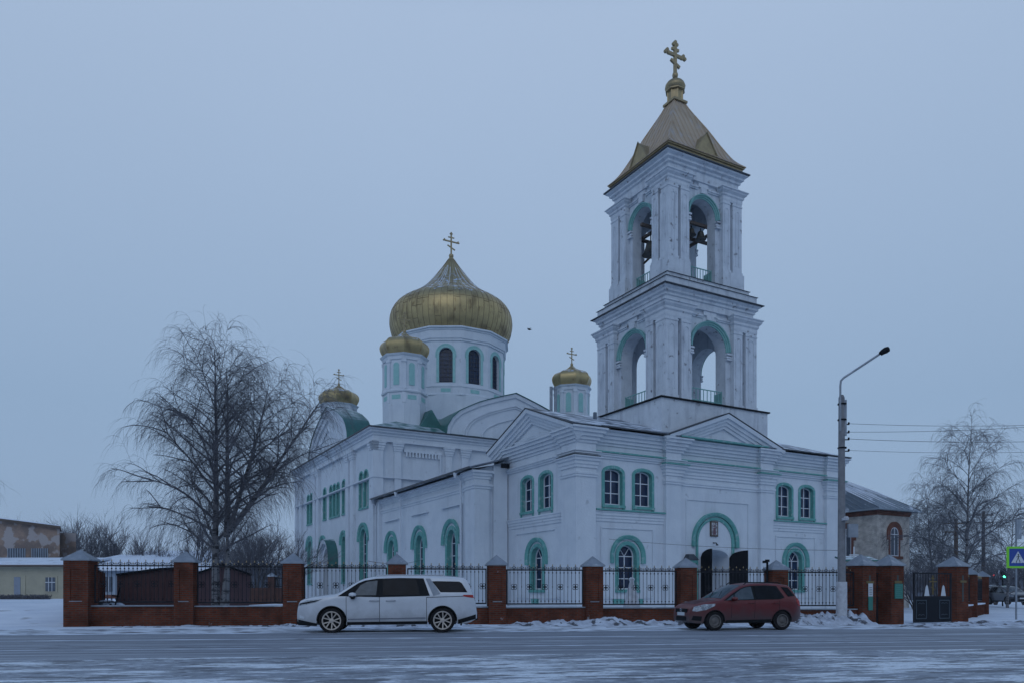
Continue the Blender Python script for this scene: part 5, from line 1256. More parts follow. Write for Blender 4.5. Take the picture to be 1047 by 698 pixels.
def hatch(name, label, paintm, detail=True):
    s = CarShape(4.14, 1.74,
        [(0, .58), (.05, .74), (.14, .82), (.40, .91), (.80, .985), (1.05, 1.03), (1.22, 1.12), (1.50, 1.29), (1.78, 1.44), (1.95, 1.51), (2.3, 1.565), (2.8, 1.58), (3.3, 1.555), (3.6, 1.51), (3.73, 1.40), (3.90, 1.14), (4.02, 1.02), (4.09, .86), (4.14, .60)],
        [(0, .32), (.2, .25), (3.8, .27), (4.0, .34), (4.14, .44)], (.80, 3.30), .325,
        [(0, .75), (1.0, .95), (1.6, .98), (3.3, 1.04), (4.14, .98)], (.32, .85), (.26, .6), .36)
    o = thing(name, label, 'car', (0, 0, 0))
    b = MB(); s.body(b); b.build('body', paintm, o, smooth=38)
    s.parts(o, 'sill', 'dark_plastic', [(1.20, .25), (2.90, .27), (2.90, .37), (1.20, .35)], .010, .07)
    for xc in s.wh:
        b = MB(); r0, r1 = s.R*1.09, s.R*1.145
        for sd in (-1, 1):
            vs = []; n = 20
            for i in range(n+1):
                a = pi*i/n
                for r_ in (r0, r1): x = xc+r_*cos(a); z = s.R+r_*sin(a); vs.append((x, sd*(s.w(x, z)+.010), z))
                vs.append((xc+r0*cos(a), sd*(s.w(xc, 1)-.22), s.R+r0*sin(a)))
            b.add(vs, [(3*i, 3*i+3, 3*i+4, 3*i+1) for i in range(n)]+[(3*i, 3*i+2, 3*i+5, 3*i+3) for i in range(n)])
        b.box(xc-.36, xc+.36, -.62, .62, .24, .68)
        b.build('wheel_arch', 'dark_plastic', o)
    s.parts(o, 'window_frame', 'dark_plastic', [(1.10, 1.0), (1.50, 1.25), (1.78, 1.40), (1.97, 1.465), (2.2, 1.50), (2.75, 1.515), (3.15, 1.49), (3.38, 1.10), (3.2, 1.045)], .005, .07)
    s.parts(o, 'side_window', 'clear_glass', [(1.50, 1.03), (1.55, 1.22), (1.80, 1.375), (2.0, 1.44), (2.19, 1.465), (2.22, 1.05)], .009, .07)
    s.parts(o, 'quarter_window', 'clear_glass', [(1.20, 1.01), (1.50, 1.20), (1.46, 1.03)], .009, .07)
    s.parts(o, 'side_window', 'car_glass', [(2.30, 1.055), (2.27, 1.47), (2.75, 1.48), (3.08, 1.455), (3.28, 1.12), (3.15, 1.075)], .009, .07)
    s.parts(o, 'rear_side_window', 'car_glass', [(3.30, 1.46), (3.56, 1.44), (3.80, 1.16), (3.52, 1.13)], .009, .07)
    b = MB(); s.topstrip(b, 1.10, 1.90, .09); b.build('windshield', 'clear_glass', o, smooth=True)
    b = MB(); s.topstrip(b, 3.66, 3.90, .12); b.build('rear_window', 'car_glass', o, smooth=True)
    for sd in (-1, 1):
        b = MB(); s.patch(b, [(.07, .66), (.13, .80), (.42, .885), (.80, .90), (.78, .83), (.50, .70), (.20, .64)], .007, sides=(sd,), step=.05); b.build('headlight', 'head_lens', o)
        b = MB(); s.patch(b, [(3.86, 1.08), (3.98, 1.04), (4.08, .90), (4.09, .80), (3.95, .82), (3.84, .96)], .009, sides=(sd,), step=.05); b.build('tail_light', 'red_lens', o)
        b = MB(Matrix.Translation((1.46, sd*(s.w(1.5, 1.0)+.10), 1.06))); b.lathe([(0, -.12), (.06, -.10), (.085, -.02), (.085, .05), (.05, .11), (0, .12)], 12, T=Matrix.Rotation(radians(90), 4, 'X') @ Matrix.Diagonal((1.1, .8, 1, 1))); b.build('mirror', paintm, o, smooth=50)
        b = MB(); b.tube([(2.0, sd*.58, 1.54), (2.1, sd*.58, 1.61), (3.3, sd*.57, 1.605), (3.45, sd*.56, 1.54)], .018, 6); b.build('roof_rail', 'dark_plastic', o)
    b = MB(); b.box(-.006, .02, -.42, .42, .60, .73); b.build('grille', 'dark_plastic', o)
    b = MB(); b.box(-.012, .02, -.36, .36, .33, .47); b.build('lower_grille', 'dark_plastic', o)
    s.parts(o, 'fog_lamp', 'dark_plastic', [(.06, .36), (.34, .33), (.36, .48), (.10, .50)], .007, .05)
    b = MB(); b.box(-.02, -.0065, -.26, .26, .50, .61); k = b.build('number_plate', 'notice_white', o)
    if detail:
        b = MB(); b.tube([(-.012, .07, .71), (-.012, -.01, .725), (-.012, -.07, .695), (-.012, .06, .66), (-.012, .01, .63), (-.012, -.07, .65)], .012, 4); b.build('badge', 'chrome', o)
        for x in (1.40, 2.26, 3.18):
            s.parts(o, 'door_gap', 'dark_plastic', [(x-.006, .42), (x+.006, .42), (x+.006, 1.0), (x-.006, 1.0)], .0025, .12)
        for x in (2.02, 2.95):
            b = MB()
            for sd in (-1, 1): y = sd*(s.w(x, .92)+.025); b.tube([(x, y-sd*.02, .915), (x+.04, y, .92), (x+.17, y, .925), (x+.21, y-sd*.02, .92)], .018, 6)
            b.build('door_handle', paintm, o)
        b = MB(); s.topstrip(b, .25, 1.0, .2, off=.008); hs_ = b.build('bonnet_frost', 'frost', o, smooth=True)
        b = MB(); b.tube([(1.12, -.45, 1.08), (1.45, -.1, 1.31)], .008, 4); b.tube([(1.12, .1, 1.1), (1.45, .5, 1.30)], .008, 4); b.build('wiper', 'rubber', o)
    for xc in s.wh:
        for sd in (-1, 1): wheel(o, xc, sd*(s.W/2-.12), s.R, .21, 5, 'steel_wheel', sd, .66, steel=True)
    return o
mat('frost', (.075, .03, .035), (.17, .15, .17), scale=3.5, rough=.7, lo=.48, hi=.66); dull('frost')
M['red_paint'].node_tree.nodes['Principled BSDF'].inputs['Coat Weight'].default_value = .15
rc = hatch('hatchback', 'muddy red hatchback parked in front of the church portal', 'red_paint')
p = px(692.5, 640, 24.9); rc.location = (p.x+.25, p.y+.55, .0); rc.scale = (.98, .98, .98); rc.rotation_euler = (0, 0, RANG+radians(6))
paint('blue_grey_paint', (.12, .15, .20), rough=.35); paint('dark_paint', (.03, .035, .05), rough=.35); paint('silver_paint', (.26, .29, .34), rough=.3)
for (x, d, m_, lb, rz) in ((1024, 73, 'blue_grey_paint', 'grey blue car parked furthest right on the side street, beyond the crossing sign', 1.35), (1013, 84, 'dark_paint', 'dark car parked behind the grey blue one on the side street', 1.25), (1006.5, 95, 'silver_paint', 'silver car half hidden behind the last brick pillar on the side street', 1.2), (1046, 66, 'dark_paint', 'dark car cut off by the right edge of the picture, on the side street', 1.5)):
    o = hatch('parked_car', lb, m_, False); o['group'] = 'cars parked down the side street'
    q = px(x, 610, d); o.location = (q.x, q.y, .3 if d > 70 else .15); o.scale = (1.1, 1.05, 1.05); o.rotation_euler = (0, 0, rz)
# ============================================================ FAR BUILDINGS
mat('cream_siding', (.40, .375, .285), (.34, .32, .25), scale=1, rough=.7); mat('peeling', (.30, .22, .18), (.19, .15, .135), scale=.7, rough=.95, lo=.42, hi=.55, detail=9)
add_layer(M['peeling'], (.36, .33, .33), .9, .52, .56, detail=8)
mat('maroon', (.040, .010, .013), (.055, .014, .016), scale=2, rough=.6); mat('maroon_pale', (.085, .045, .055), (.065, .036, .045), scale=2, rough=.7)
mat('dull_window', (.05, .07, .10), (.09, .11, .15), scale=2, rough=.3); mat('pale_door', (.22, .26, .33), (.13, .10, .10), scale=4, rough=.6, lo=.6, hi=.7)
mat('blue_wall', (.30, .36, .44), rough=.9); mat('hill_col', (.10, .115, .15), (.17, .19, .24), scale=.06, rough=1)
# left: cream sided shed with a lean-to roof, and the peeling building behind it
def siding_building():
    a = px(-60, 605, 60); b_ = px(66, 605, 60)
    o = thing('shed_building', 'low cream sided building with a snowy lean-to roof at the left edge', 'building', (a.x, a.y, 0)); W_ = b_.x-a.x
    zt = 1.25+(605-578)*60/785
    m_ = MB(); m_.box(0, W_, 0, 6, .2, zt); 
    for i in range(14): z = .5+i*.2; m_.box(0, W_+.004, -.015, 0, z, z+.17)
    m_.build('wall', 'cream_siding', o)
    m_ = MB(); m_.hexa([(-.3, -.5, zt), (W_+.3, -.5, zt), (W_+.3, 6.5, zt+.75), (-.3, 6.5, zt+.75)], [(-.3, -.5, zt+.12), (W_+.3, -.5, zt+.12), (W_+.3, 6.5, zt+.95), (-.3, 6.5, zt+.95)]); m_.build('roof', 'yard_snow', o)
    m_ = MB(); m_.box(-.3, W_+.3, -.56, -.5, zt-.08, zt+.06); m_.build('fascia', 'timber', o)
    def X(x): return px(x, 605, 60).x-a.x
    m_ = MB(); m_.box(X(14), X(26.5), -.06, .0, .55, 2.55); k = m_.build('door_frame', 'cream_siding', o); m_ = MB(); m_.box(X(15), X(21.5), -.09, -.061, .6, 2.45); m_.build('door', 'pale_door', k)
    m_ = MB(); m_.box(X(46), X(59), -.06, .0, 1.25, 2.5); k = m_.build('window', 'cream_siding', o); m_ = MB(); m_.box(X(47), X(57), -.075, -.061, 1.33, 2.42); m_.build('pane', 'dull_window', k)
    m_ = MB(); m_.box(X(50), X(50.5), -.09, -.076, 1.33, 2.42); m_.box(X(53.5), X(54), -.09, -.076, 1.33, 2.42); m_.box(X(47), X(57), -.09, -.077, 2.0, 2.06); m_.build('glazing_bars', 'white_frame', k)
siding_building()
def peeling_building():
    a = px(-60, 605, 69); c = px(61, 605, 69); o = thing('workshop_building', 'two-storey workshop with peeling ochre plaster above the low cream building', 'building', (a.x, a.y, 0)); W_ = c.x-a.x
    def Z(y): return 1.25+(605-y)*69/785
    m_ = MB(); m_.hexa([(0, 0, 0), (W_, 0, 0), (W_-1.9, 3, 0), (0, 3, 0)], [(0, 0, Z(524)), (W_, 0, Z(540)), (W_-1.9, 3, Z(540)), (0, 3, Z(524))]); m_.build('wall', 'peeling', o)
    m_ = MB(); m_.hexa([(-.3, -.4, Z(524)+.01), (W_+.3, -.4, Z(540.5)+.01), (W_-1.6, 3, Z(540.5)+.01), (-.3, 3, Z(524)+.01)], [(-.3, -.4, Z(524)+.2), (W_+.3, -.4, Z(540)+.2), (W_-1.6, 3, Z(540)+.2), (-.3, 3, Z(524)+.2)]); m_.build('roof', 'timber', o)
    m_ = MB(); m_.hexa([(-.3, -.38, Z(524)+.21), (W_+.3, -.38, Z(540)+.21), (W_-1.6, 3, Z(540)+.21), (-.3, 3, Z(524)+.21)], [(-.3, -.3, Z(524)+.3), (W_+.2, -.3, Z(540)+.28), (W_-1.7, 3, Z(540)+.28), (-.3, 3, Z(524)+.3)]); m_.build('roof_snow', 'yard_snow', o)
    def X(x): return px(x, 605, 69).x-a.x
    for x0, x1 in ((8.5, 26), (33, 49)):
        m_ = MB(); m_.box(X(x0), X(x1), -.05, 0, Z(571), Z(560)); k = m_.build('window', 'dull_window', o)
        m_ = MB(); n = 7
        for i in range(n+1): x = X(x0)+(X(x1)-X(x0))*i/n; m_.box(x-.03, x+.03, -.08, -.051, Z(571), Z(560))
        m_.build('glazing_bars', 'blue_wall', k)
    # right hand annexe set back
    m_ = MB(); m_.hexa([(W_-2.5, 3.1, 0), (W_-.3, 3.1, 0), (W_-2, 6, 0), (W_-3, 6, 0)], [(W_-2.5, 3.1, Z(541)), (W_-.3, 3.1, Z(542)), (W_-2, 6, Z(542)), (W_-3, 6, Z(541))]); m_.build('annexe', 'peeling', o)
peeling_building()
def low_house():
    d = 62; a = px(58, 605, d); c = px(210, 605, d); o = thing('low_house', 'long low pale blue house under a thick snowy roof behind the first fence bay', 'house', (a.x, a.y, 0)); W_ = c.x-a.x
    zt = 1.25+(605-583)*d/785
    m_ = MB(); m_.box(0, W_, 0, 8, 0, zt); m_.build('wall', 'blue_wall', o)
    m_ = MB(); m_.hexa([(-.4, -.6, zt), (W_+.4, -.6, zt), (W_-1, 8, zt+1.5), (1, 8, zt+1.5)], [(-.4, -.6, zt+.14), (W_+.4, -.6, zt+.14), (W_-1, 8, zt+1.7), (1, 8, zt+1.7)]); m_.build('roof', 'yard_snow', o)
    def X(x): return px(x, 605, d).x-a.x
    m_ = MB(); m_.box(X(108), X(115), -.06, 0, 1.3, 2.5); k = m_.build('window', 'dull_window', o); m_ = MB(); m_.box(X(111.3), X(111.8), -.08, -.061, 1.3, 2.5); m_.build('glazing_bars', 'white_frame', k)
    m_ = MB(); m_.box(0, W_, -.03, 0, .3, 1.05); m_.build('plinth', 'orange_brick', o, uv=True)
low_house()
def far_house(x0, x1, ye, yr, d, label, roofm='yard_snow'):
    a = px(x0, 605, d); c = px(x1, 605, d); o = thing('far_house', label, 'house', (a.x, a.y, 0), 0, 'houses beyond the yard'); W_ = c.x-a.x
    z = 1.25+(605-ye)*d/785; zr = 1.25+(605-yr)*d/785
    m_ = MB(); m_.box(0, W_, 0, 7, 0, z); m_.build('wall', 'hill_col', o)
    m_ = MB(); m_.hexa([(-.5, -.6, z), (W_+.5, -.6, z), (W_-1, 7, zr), (1, 7, zr)], [(-.5, -.6, z+.15), (W_+.5, -.6, z+.15), (W_-1, 7, zr+.2), (1, 7, zr+.2)]); m_.build('roof', roofm, o)
    for i in range(3): 
        m_ = MB(); x = W_*(i+.5)/3; m_.box(x-.5, x+.5, -.05, 0, 1.3, min(z-.3, 2.6)); m_.build('window', 'dull_window', o)
far_house(118, 215, 572, 561, 95, 'far snowy-roofed house seen through the birch twigs, left of the big trunk')
far_house(230, 300, 580, 570, 85, 'far snowy-roofed house between the big birch and the church')
far_house(940, 1000, 592, 583, 120, 'far low house behind the open driveway gate')
far_house(1030, 1090, 590, 582, 110, 'far low house at the right edge beyond the parked cars')
# garages
def garage(x0, x1, d, pts, m, label, roofm, zb=.45, depth=5):
    a = px(x0, 605, d); o = thing('garage', label, 'garage', (a.x, a.y, 0), radians(20)); W_ = px(x1, 605, d).x-a.x
    T = frame((0, 0, 0), (1, 0, 0), (0, -1, 0)); P = [(px(x, y, d).x-a.x, px(x, y, d).z) for x, y in pts]
    m_ = MB(); m_.prism(T, [(0, zb-.3), (W_, zb-.3)]+P[::-1], -depth, 0); m_.build('wall', m, o)
    m_ = MB(); m_.sweep(T, [(x, z+.005) for x, z in P], [(0, -depth-.2), (0, .25), (-.09, .25), (-.09, -depth-.2)]); m_.build('roof', roofm, o)
    m_ = MB(); n = int(W_/.28)
    zt = min(P[0][1], P[-1][1])-.12
    for i in range(1, n): m_.box(W_*i/n-.025, W_*i/n+.025, zb, zt, 0.001, .03, T)
    m_.build('ribs', m, o)
garage(119.5, 182, 38, [(119.5, 588), (160, 581.5), (182, 580)], 'maroon', 'dark maroon garage with a low sloping roof behind the first fence bay', 'dark_metal')
garage(202, 251, 38.5, [(198, 588), (226, 577.5), (254, 588)], 'maroon_pale', 'dull purple garage with a dark gabled roof behind the birch trunk', 'dark_metal')
# snow covered junk beside the maroon garage
o = thing('junk_heap', 'heap of junk under snow with a handle sticking up, left of the maroon garage', 'junk', px(110, 617, 36).xy.to_3d())
for (x, y, r_, z) in ((-.5, 0, .35, .6), (0, -.1, .45, .62), (.45, .1, .3, .58)): m_ = MB(); m_.lathe([(r_, 0), (r_*.9, r_*.3), (r_*.5, r_*.55), (0, r_*.62)], 12, (x, y, z), rmod=lambda k: 1+.15*sin(k*1.9+x*5)); m_.build('snowy_lump', 'snow_bank', o, smooth=True)
m_ = MB(); m_.tube([(.5, -.3, .6), (.75, -.3, 1.5)], .035, 6); m_.tube([(.35, -.3, 1.1), (.7, -.3, 1.05)], .03, 6); m_.tube([(-.3, -.4, .62), (.4, -.4, .7)], .03, 6); m_.build('handle', 'dark_metal', o)
# right: grey brick house with orange arches
def brick_house():
    d = 60; c0 = px(896.8, 605, d)
    o = thing('brick_house', 'grey brick house with orange brick arched windows and a snow-streaked hipped roof', 'house', (c0.x, c0.y, 0), radians(29)+.0)
    # local: corner at the origin; face B along +x (right), face A along +y (left, away)
    z = 1.25+(605-521.0)*d/785
    Bx = 4.05; Ay = 5.3
    m_ = MB(); m_.box(0, Bx, 0, 12, 0, z); m_.box(-9, -.001, Ay, 12, 0, z); m_.build('wall', 'grey_brick', o, uv=True)
    m_ = MB(); m_.sweep(ID, [(-9, Ay), (0, Ay), (0, 0), (Bx, 0), (Bx, 12)], [(-.02, z-.35), (.06, z-.33), (.06, z-.2), (.12, z-.15), (.12, z+.02), (-.02, z+.02)]); m_.build('brick_cornice', 'orange_brick', o, uv=True)
    zr = z+5.2; e = .6
    m_ = MB()
    R_ = [(-e, -e, z+.12), (Bx+e, -e, z+.12), (Bx+e, 12, z+.12), (-e, Ay-e, z+.12), (-9, Ay-e, z+.12), (-9, 12+e, z+.12)]
    zr += .9; ap = (-4.2, 8.6, zr)
    vs = [(-e, -e, z+.12), (Bx+e, -e, z+.12), (Bx+e, 12.5, z+.12), (-e, Ay-e, z+.12), (-9.5, Ay-e, z+.12), (-9.5, 12.5, z+.12), ap, (-8, 8.6, zr)]
    m_.add(vs, [(0, 1, 6), (1, 2, 6), (0, 6, 3), (3, 6, 7, 4), (4, 7, 5), (5, 7, 6, 2)]); lo = [(x, y, z+.03) for x, y, z_ in vs[:6] for z in [z_-.1]]
    m_.add([(-e, -e, z+.03), (Bx+e, -e, z+.03), (Bx+e, 12.5, z+.03), (-9.5, 12.5, z+.03), (-9.5, Ay-e, z+.03), (-e, Ay-e, z+.03)], [(0, 1, 2, 3, 4, 5)])
    m_.sweep(ID, [(-9.5, Ay-e), (-e, Ay-e), (-e, -e), (Bx+e, -e), (Bx+e, 12)], [(-.01, z), (.03, z), (.03, z+.13), (-.01, z+.13)])
    # standing seams
    for (p0, p1, n) in ((vs[0], vs[1], 7), (vs[3], vs[0], 8), (vs[1], vs[2], 8)):
        for i in range(n+1):
            q = Vector(p0).lerp(Vector(p1), i/n); m_.tube([q+Vector((0, 0, .03)), Vector(ap)+Vector((0, 0, .03))], [.05, .01], 4)
    m_.build('roof', 'slate_roof', o)
    rs = random.Random(3)
    for (p0, p1, n) in ((vs[0], vs[1], 7), (vs[3], vs[0], 8)):
        for i in range(n+1):
            q = Vector(p0).lerp(Vector(p1), i/n); t0 = rs.uniform(0, .2); t1 = t0+rs.uniform(.2, .5); U = Vector((0, 0, .07)); A_ = Vector(ap)
            sn = MB(); sn.tube([q.lerp(A_, t0)+U, q.lerp(A_, (t0+t1)/2)+U, q.lerp(A_, t1)+U], [.03, .075, .03], 5); sn.build('seam_snow', 'yard_snow', o)
    def win(T, cx, hw):
        m_ = MB(); z0, zs = z-3.55, z-1.75
        m_.sweep(T, archpath(cx, z0, zs, hw), [(0, -.2), (0, .05), (.2, .06), (.2, -.02)])
        m_.sweep(T, archpath(cx, zs-.5, zs, hw+.2), [(0, -.02), (0, .09), (.24, .1), (.24, -.02)])
        m_.box(cx-hw-.45, cx+hw+.45, z0-.22, z0-.001, -.02, .14, T)
        k = m_.build('window', 'orange_brick', o, uv=True)
        g = MB(); g.panel(T, arch(cx, z0, zs, hw), z=.012); g.build('pane', 'dull_window', k)
        g = MB(); g.box(cx-.03, cx+.03, z0, zs+hw, .013, .04, T); g.box(cx-hw, cx+hw, zs-.1, zs-.04, .013, .041, T); g.box(cx-hw, cx+hw, z0, z0+.08, .013, .042, T); g.sweep(T, archpath(cx, z0, zs, hw), [(-.06, .012), (-.06, .035), (0, .035), (0, .012)]); g.build('frame', 'white_frame', k)
    win(frame((0, 0, 0), (1, 0, 0), (0, -1, 0)), 2.1, .5)
    win(frame((0, 0, 0), (0, 1, 0), (-1, 0, 0)), 2.8, .5)
brick_house()
o = thing('porch', 'small snowy porch roof with a white cross showing above the wicket pillars', 'porch', px(880, 605, 45).xy.to_3d())
m_ = MB(); m_.hexa([(-1.1, -.4, 3.05), (.9, -.4, 3.05), (.9, 1, 3.3), (-1.1, 1, 3.3)], [(-1.1, -.4, 3.13), (.9, -.4, 3.13), (.9, 1, 3.42), (-1.1, 1, 3.42)]); m_.build('roof', 'green_roof', o)
m_ = MB(); m_.box(-1, -.9, .3, .4, 0, 3.1); m_.box(.7, .8, .3, .4, 0, 3.1); m_.build('post', 'timber', o)
m_ = MB(); m_.box(-.62, -.54, -.44, -.41, 2.9, 3.9); m_.box(-.85, -.3, -.441, -.409, 3.38, 3.46); m_.build('porch_cross', 'notice_white', o)
# low hills on the horizon
b = MB(); from mathutils import noise as NZ_
for (Y, H0, H1, seed) in ((400, 6, 13, 1), (590, 12, 19, 4)):
    vs = []; n = 160
    for i in range(n+1):
        x = -590+1280*i/n
        hh = H0+(H1-H0)*(.5+.5*NZ_.noise((x*.006, seed, 0)))+2.0*NZ_.noise((x*.05, seed, 3))+1.0*NZ_.noise((x*.21, seed, 3))
        for q, f in ((-60, -1), (-20, hh*.6), (0, hh), (60, hh*.7), (160, -1)): vs.append((x, Y+q, f if f > 0 else -1))
    b.add(vs, [(5*i+k, 5*i+5+k, 5*i+6+k, 5*i+1+k) for i in range(n) for k in range(4)])
b.build('hills', 'hill_col', kind='structure', smooth=True)

# ============================================================ TREES
UP = Vector((0, 0, 1))
class Tree:
    def __init__(s, seed): s.R = random.Random(seed); s.tr = MB(); s.br = MB(); s.n = 0
    def rv(s): return Vector((s.R.gauss(0, 1), s.R.gauss(0, 1), s.R.gauss(0, 1))).normalized()
    def curve(s, p, d, L, n, wob, pull, pulldir=UP):
        P = [p.copy()]; d = d.normalized()
        for i in range(n):
            d = (d+s.rv()*wob+pulldir*pull).normalized(); p = p+d*(L/n); P.append(p.copy())
        return P, d
def at_curve(P, t):
    f = t*(len(P)-1); i = min(int(f), len(P)-2); return P[i].lerp(P[i+1], f-i), (P[i+1]-P[i]).normalized()
def weeping(tr, P, r0, dens, lev, spread, tw_len, droop, crown_c=None):
    """hang long thin twigs from a branch"""
    R = tr.R; L_ = sum((P[i+1]-P[i]).length for i in range(len(P)-1)); n = int(L_*dens)
    for i in range(n):
        t = R.uniform(.15, 1.0); p, d = at_curve(P, t)
        q = (d*.8+tr.rv()*spread+UP*.35).normalized(); l_ = tw_len*R.uniform(.5, 1.15)
        Q, _ = tr.curve(p, q, l_, 5, .16, -droop)
        tr.br.tube(Q, [r0, r0*.8, r0*.65, r0*.5, r0*.4, r0*.25], 3, cap=False)
        for k in range(R.randint(2, 4)):
            p2, d2 = at_curve(Q, R.uniform(.3, 1)); Q2, _ = tr.curve(p2, (d2+tr.rv()*.6).normalized(), l_*.55, 3, .15, -droop*1.3)
            tr.br.tube(Q2, [r0*.55, r0*.45, r0*.35, r0*.2], 3, cap=False)
def birch(seed, H, stems, dens=5, tw=1.2, r_tw=.009, droop=.22, bl=.36):
    """stems: list of (base offset, lean vector, height, base radius, start height of branching)"""
    t = Tree(seed); R = t.R
    for (b0, lean, h, r0, hb) in stems:
        P, _ = t.curve(Vector(b0), Vector(lean), h, 14, .035, .03)
        t.tr.tube(P, [r0*(1-.93*(i/14)**.9) for i in range(15)], 10)
        nb = int(h*3.4)
        for i in range(nb):
            f = hb+(1-hb)*(i+R.random())/nb; p, d = at_curve(P, min(f, .995)); rr = r0*(1-.93*f**.9)
            a = i*2.4+R.uniform(-.5, .5); out_ = Vector((cos(a), sin(a), 0))
            up_ = .62+.8*f; q = (out_+UP*up_).normalized()
            g_ = (f-hb)/(1-hb); l_ = h*bl*(.80+.72*g_ if g_ < .28 else 1-.66*((g_-.28)/.72)**1.3)*R.uniform(.75, 1.15)+.4
            Q, _ = t.curve(p, q, l_, 8, .10, -.045)
            rb = min(rr*.55, .028*l_**.5+.01)
            t.br.tube(Q, [rb*(1-.8*k/8) for k in range(9)], 5, cap=False)
            weeping(t, Q, r_tw, dens, 0, .55, tw, droop)
            for k in range(int(l_*1.5)):
                p2, d2 = at_curve(Q, R.uniform(.25, .95)); Q2, _ = t.curve(p2, (d2+t.rv()*.75+UP*.15).normalized(), l_*R.uniform(.3, .55), 6, .13, -.06)
                t.br.tube(Q2, [rb*.42*(1-.7*j/6)+.003 for j in range(7)], 4, cap=False)
                weeping(t, Q2, r_tw, dens, 0, .6, tw*.9, droop)
    return t
def place_tree(t, name, label, cat, loc, bark, twig, group=None):
    o = thing(name, label, cat, loc, 0, group)
    t.tr.build('trunk', bark, o, smooth=40); t.br.build('crown', twig, o)
    return o
# big weeping birch with two trunks
p = px(226, 612, 35)
t = birch(11, 13, [((-.25, 0, 0), (.035, 0, 1), 11.9, .20, .20), ((.15, .0, 0), (.03, .02, 1), 3.9, .23, .9), ((.24, .05, 3.5), (.80, -.1, .85), 7.4, .15, .18), ((.22, .1, 3.4), (-.05, .2, 1), 8.1, .15, .12), ((-.1, .2, 2.6), (-.55, .2, 1), 4.6, .07, .15), ((.3, -.1, 3.4), (.32, .1, 1), 7.6, .13, .2)], dens=6.6, tw=1.45, r_tw=.0070, droop=.38, bl=.31)
place_tree(t, 'birch_tree', 'big bare weeping birch with forked trunks behind the left fence bays', 'tree', (p.x, p.y, .4), 'bark_birch', 'twig')
# right birch
p = px(987, 608, 56)
t = birch(23, 13, [((0, 0, 0), (-.02, 0, 1), 12.6, .16, .12)], dens=5.5, tw=1.4, r_tw=.0095, droop=.33, bl=.31)
place_tree(t, 'birch_tree', 'tall slender birch with frosted drooping twigs behind the side street fence', 'tree', (p.x, p.y, 0), 'bark_birch', 'twig_frost')
p = px(957, 608, 68)
t = birch(29, 10, [((0, 0, 0), (-.08, 0, 1), 10.4, .13, .12), ((.3, 0, 0), (.10, 0, 1), 8.6, .09, .15)], dens=5, tw=1.5, r_tw=.0095, droop=.36, bl=.38)
place_tree(t, 'birch_tree', 'broader frosted birch right beside the grey brick house', 'tree', (p.x, p.y, 0), 'bark_birch', 'twig_frost')
p = px(1030, 608, 62)
t = birch(31, 9, [((0, 0, 0), (0, 0, 1), 7.6, .12, .12)], dens=5, tw=1.5, r_tw=.0095, droop=.34, bl=.46)
place_tree(t, 'birch_tree', 'smaller drooping birch behind the crossing sign', 'tree', (p.x, p.y, 0), 'bark_birch', 'twig_frost')
# upright bushy bare trees
def bushy(seed, H, nst, spread, r_tw=.012, dens=1.0, st=.0):
    t = Tree(seed); R = t.R
    def rec(p, d, L_, r, lev):
        Q, d2 = t.curve(p, d, L_, 5, .12, .03)
        (t.tr if lev == 0 else t.br).tube(Q, [r*(1-.45*k/5) for k in range(6)], 6 if lev < 2 else 3, cap=False)
        if lev >= 4: return
        n = {0: 5, 1: 5, 2: 5, 3: 3}[lev]*dens
        for k in range(int(n)):
            f = R.uniform(.35, 1); p2, dd = at_curve(Q, f)
            rec(p2, (dd+t.rv()*.62+UP*.12).normalized(), L_*R.uniform(.5, .8), max(r*.5, r_tw*.45), lev+1)
    for i in range(nst):
        a = 2*pi*i/nst+R.random(); d = (UP+Vector((cos(a), sin(a), 0))*spread*R.uniform(.5, 1.1)).normalized()
        rec(Vector((cos(a)*st, sin(a)*st, 0)), d, H*R.uniform(.38, .48), H*.016, 0)
    return t
specs = [(58, 92, 11.5, 5, 4, .85, 'bare round tree rising behind the peeling workshop'), (92, 88, 9.2, 6, 4, .95, 'dark bare tree right of the workshop roof'), (120, 90, 9.8, 7, 4, 1.0, 'spreading bare tree between the workshop and the big birch'),
         (160, 70, 6.5, 8, 4, .6, 'bare tree behind the low snowy house'), (205, 66, 7.5, 9, 4, .45, 'bare tree just left of the big birch trunks'), (262, 56, 6.0, 10, 5, .5, 'dense bare tree right of the big birch, before the church wall'), (290, 60, 6.2, 12, 5, .45, 'bare tree touching the far left corner of the church'), (243, 60, 5.5, 41, 5, .5, 'low bare tree directly behind the gabled garage'),
         (936, 52, 3.8, 14, 5, .55, 'dark leafless bush at the corner of the brick house'), (962, 64, 5.4, 15, 4, .55, 'bare tree behind the open driveway gate leaf'), (1018, 84, 6.5, 16, 4, .5, 'bare tree behind the traffic lights'), (1047, 82, 6.5, 17, 4, .5, 'bare tree at the right edge behind the far house')]
for x, d, H, sd, n, sp2, lb in specs:
    p = px(x, 605, d); t = bushy(sd, H, n, sp2, r_tw=.00028*d)
    place_tree(t, 'bare_tree', lb, 'tree', (p.x, p.y, ground_z(p.x, p.y)-.1), 'bark_dark', 'twig' if x < 940 else 'twig', 'leafless trees')
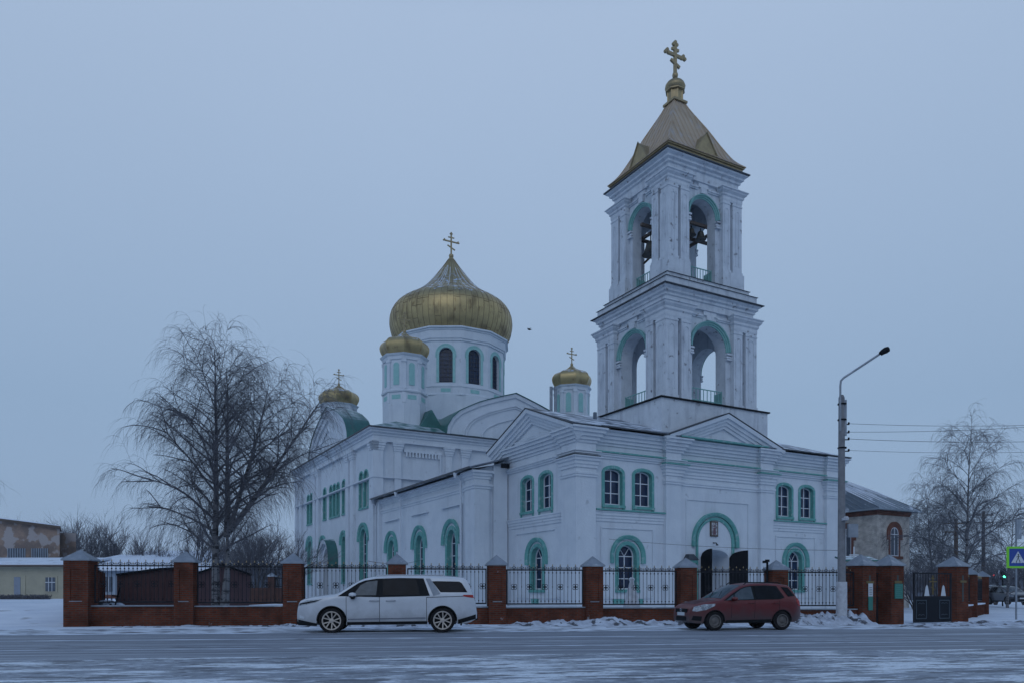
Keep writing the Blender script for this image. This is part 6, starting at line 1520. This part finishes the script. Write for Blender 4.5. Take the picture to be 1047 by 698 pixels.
# birch leaning in from the left edge
p = px(-82, 605, 40); t = birch(37, 11, [((0, 0, 0), (0, 0, 1), 11.2, .2, .3)], dens=2.2, tw=1.4, r_tw=.01, droop=.28, bl=.24)
place_tree(t, 'birch_tree', 'bare birch whose twig tips just enter at the left edge', 'tree', (p.x, p.y, .6), 'bark_birch', 'twig')
# clipped hedge in front of the cream building
R = random.Random(5); b = MB(); a = px(-40, 612, 55); c = px(49, 612, 55)
for i in range(2600):
    x = R.uniform(a.x, c.x); y = a.y+R.uniform(-.5, .5); z = .55+R.uniform(0, .45); v = Vector((R.gauss(0, 1), R.gauss(0, 1), R.gauss(0, 1))).normalized()*.16
    b.tube([(x, y, z), (x+v.x, y+v.y, z+abs(v.z))], .018, 3, cap=False)
b.box(a.x, c.x, a.y-.3, a.y+.3, .4, .85)
tag(b.build('hedge', 'twig'), 'low clipped dark hedge in front of the cream building', 'hedge')
# far woods
b = MB(); R = random.Random(9)
for i in range(9000):
    x = R.uniform(-330, 480); y = R.uniform(170, 330); h = R.uniform(3, 7.5)*(.8+.3*sin(x*.03))
    v = (R.uniform(-1.2, 1.2), R.uniform(-.5, .5)); z = R.uniform(0, h*.4)
    b.tube([(x, y, z), (x+v[0]*.5, y+v[1], z+h*.35), (x+v[0], y+v[1], z+h*.6)], [.16, .10, .03], 3, cap=False)
tag(b.build('far_woods', 'twig', kind='stuff'), 'bare far woods along the horizon', 'woods')
# ============================================================ HAZE
hm = bpy.data.materials.new('haze_air'); hm.use_nodes = True; t = hm.node_tree; t.nodes.clear()
o_ = t.nodes.new('ShaderNodeOutputMaterial'); v = t.nodes.new('ShaderNodeVolumePrincipled'); v.inputs['Color'].default_value = (.93, .96, 1, 1); v.inputs['Density'].default_value = .00035; v.inputs['Anisotropy'].default_value = .1
t.links.new(v.outputs[0], o_.inputs['Volume'])
b = MB(); b.box(-605, 705, -65, 765, -1.2, 40); hz = b.build('haze', hm, kind='stuff'); hz['label'] = 'thin cold winter haze over the street and churchyard'; hz['category'] = 'haze'
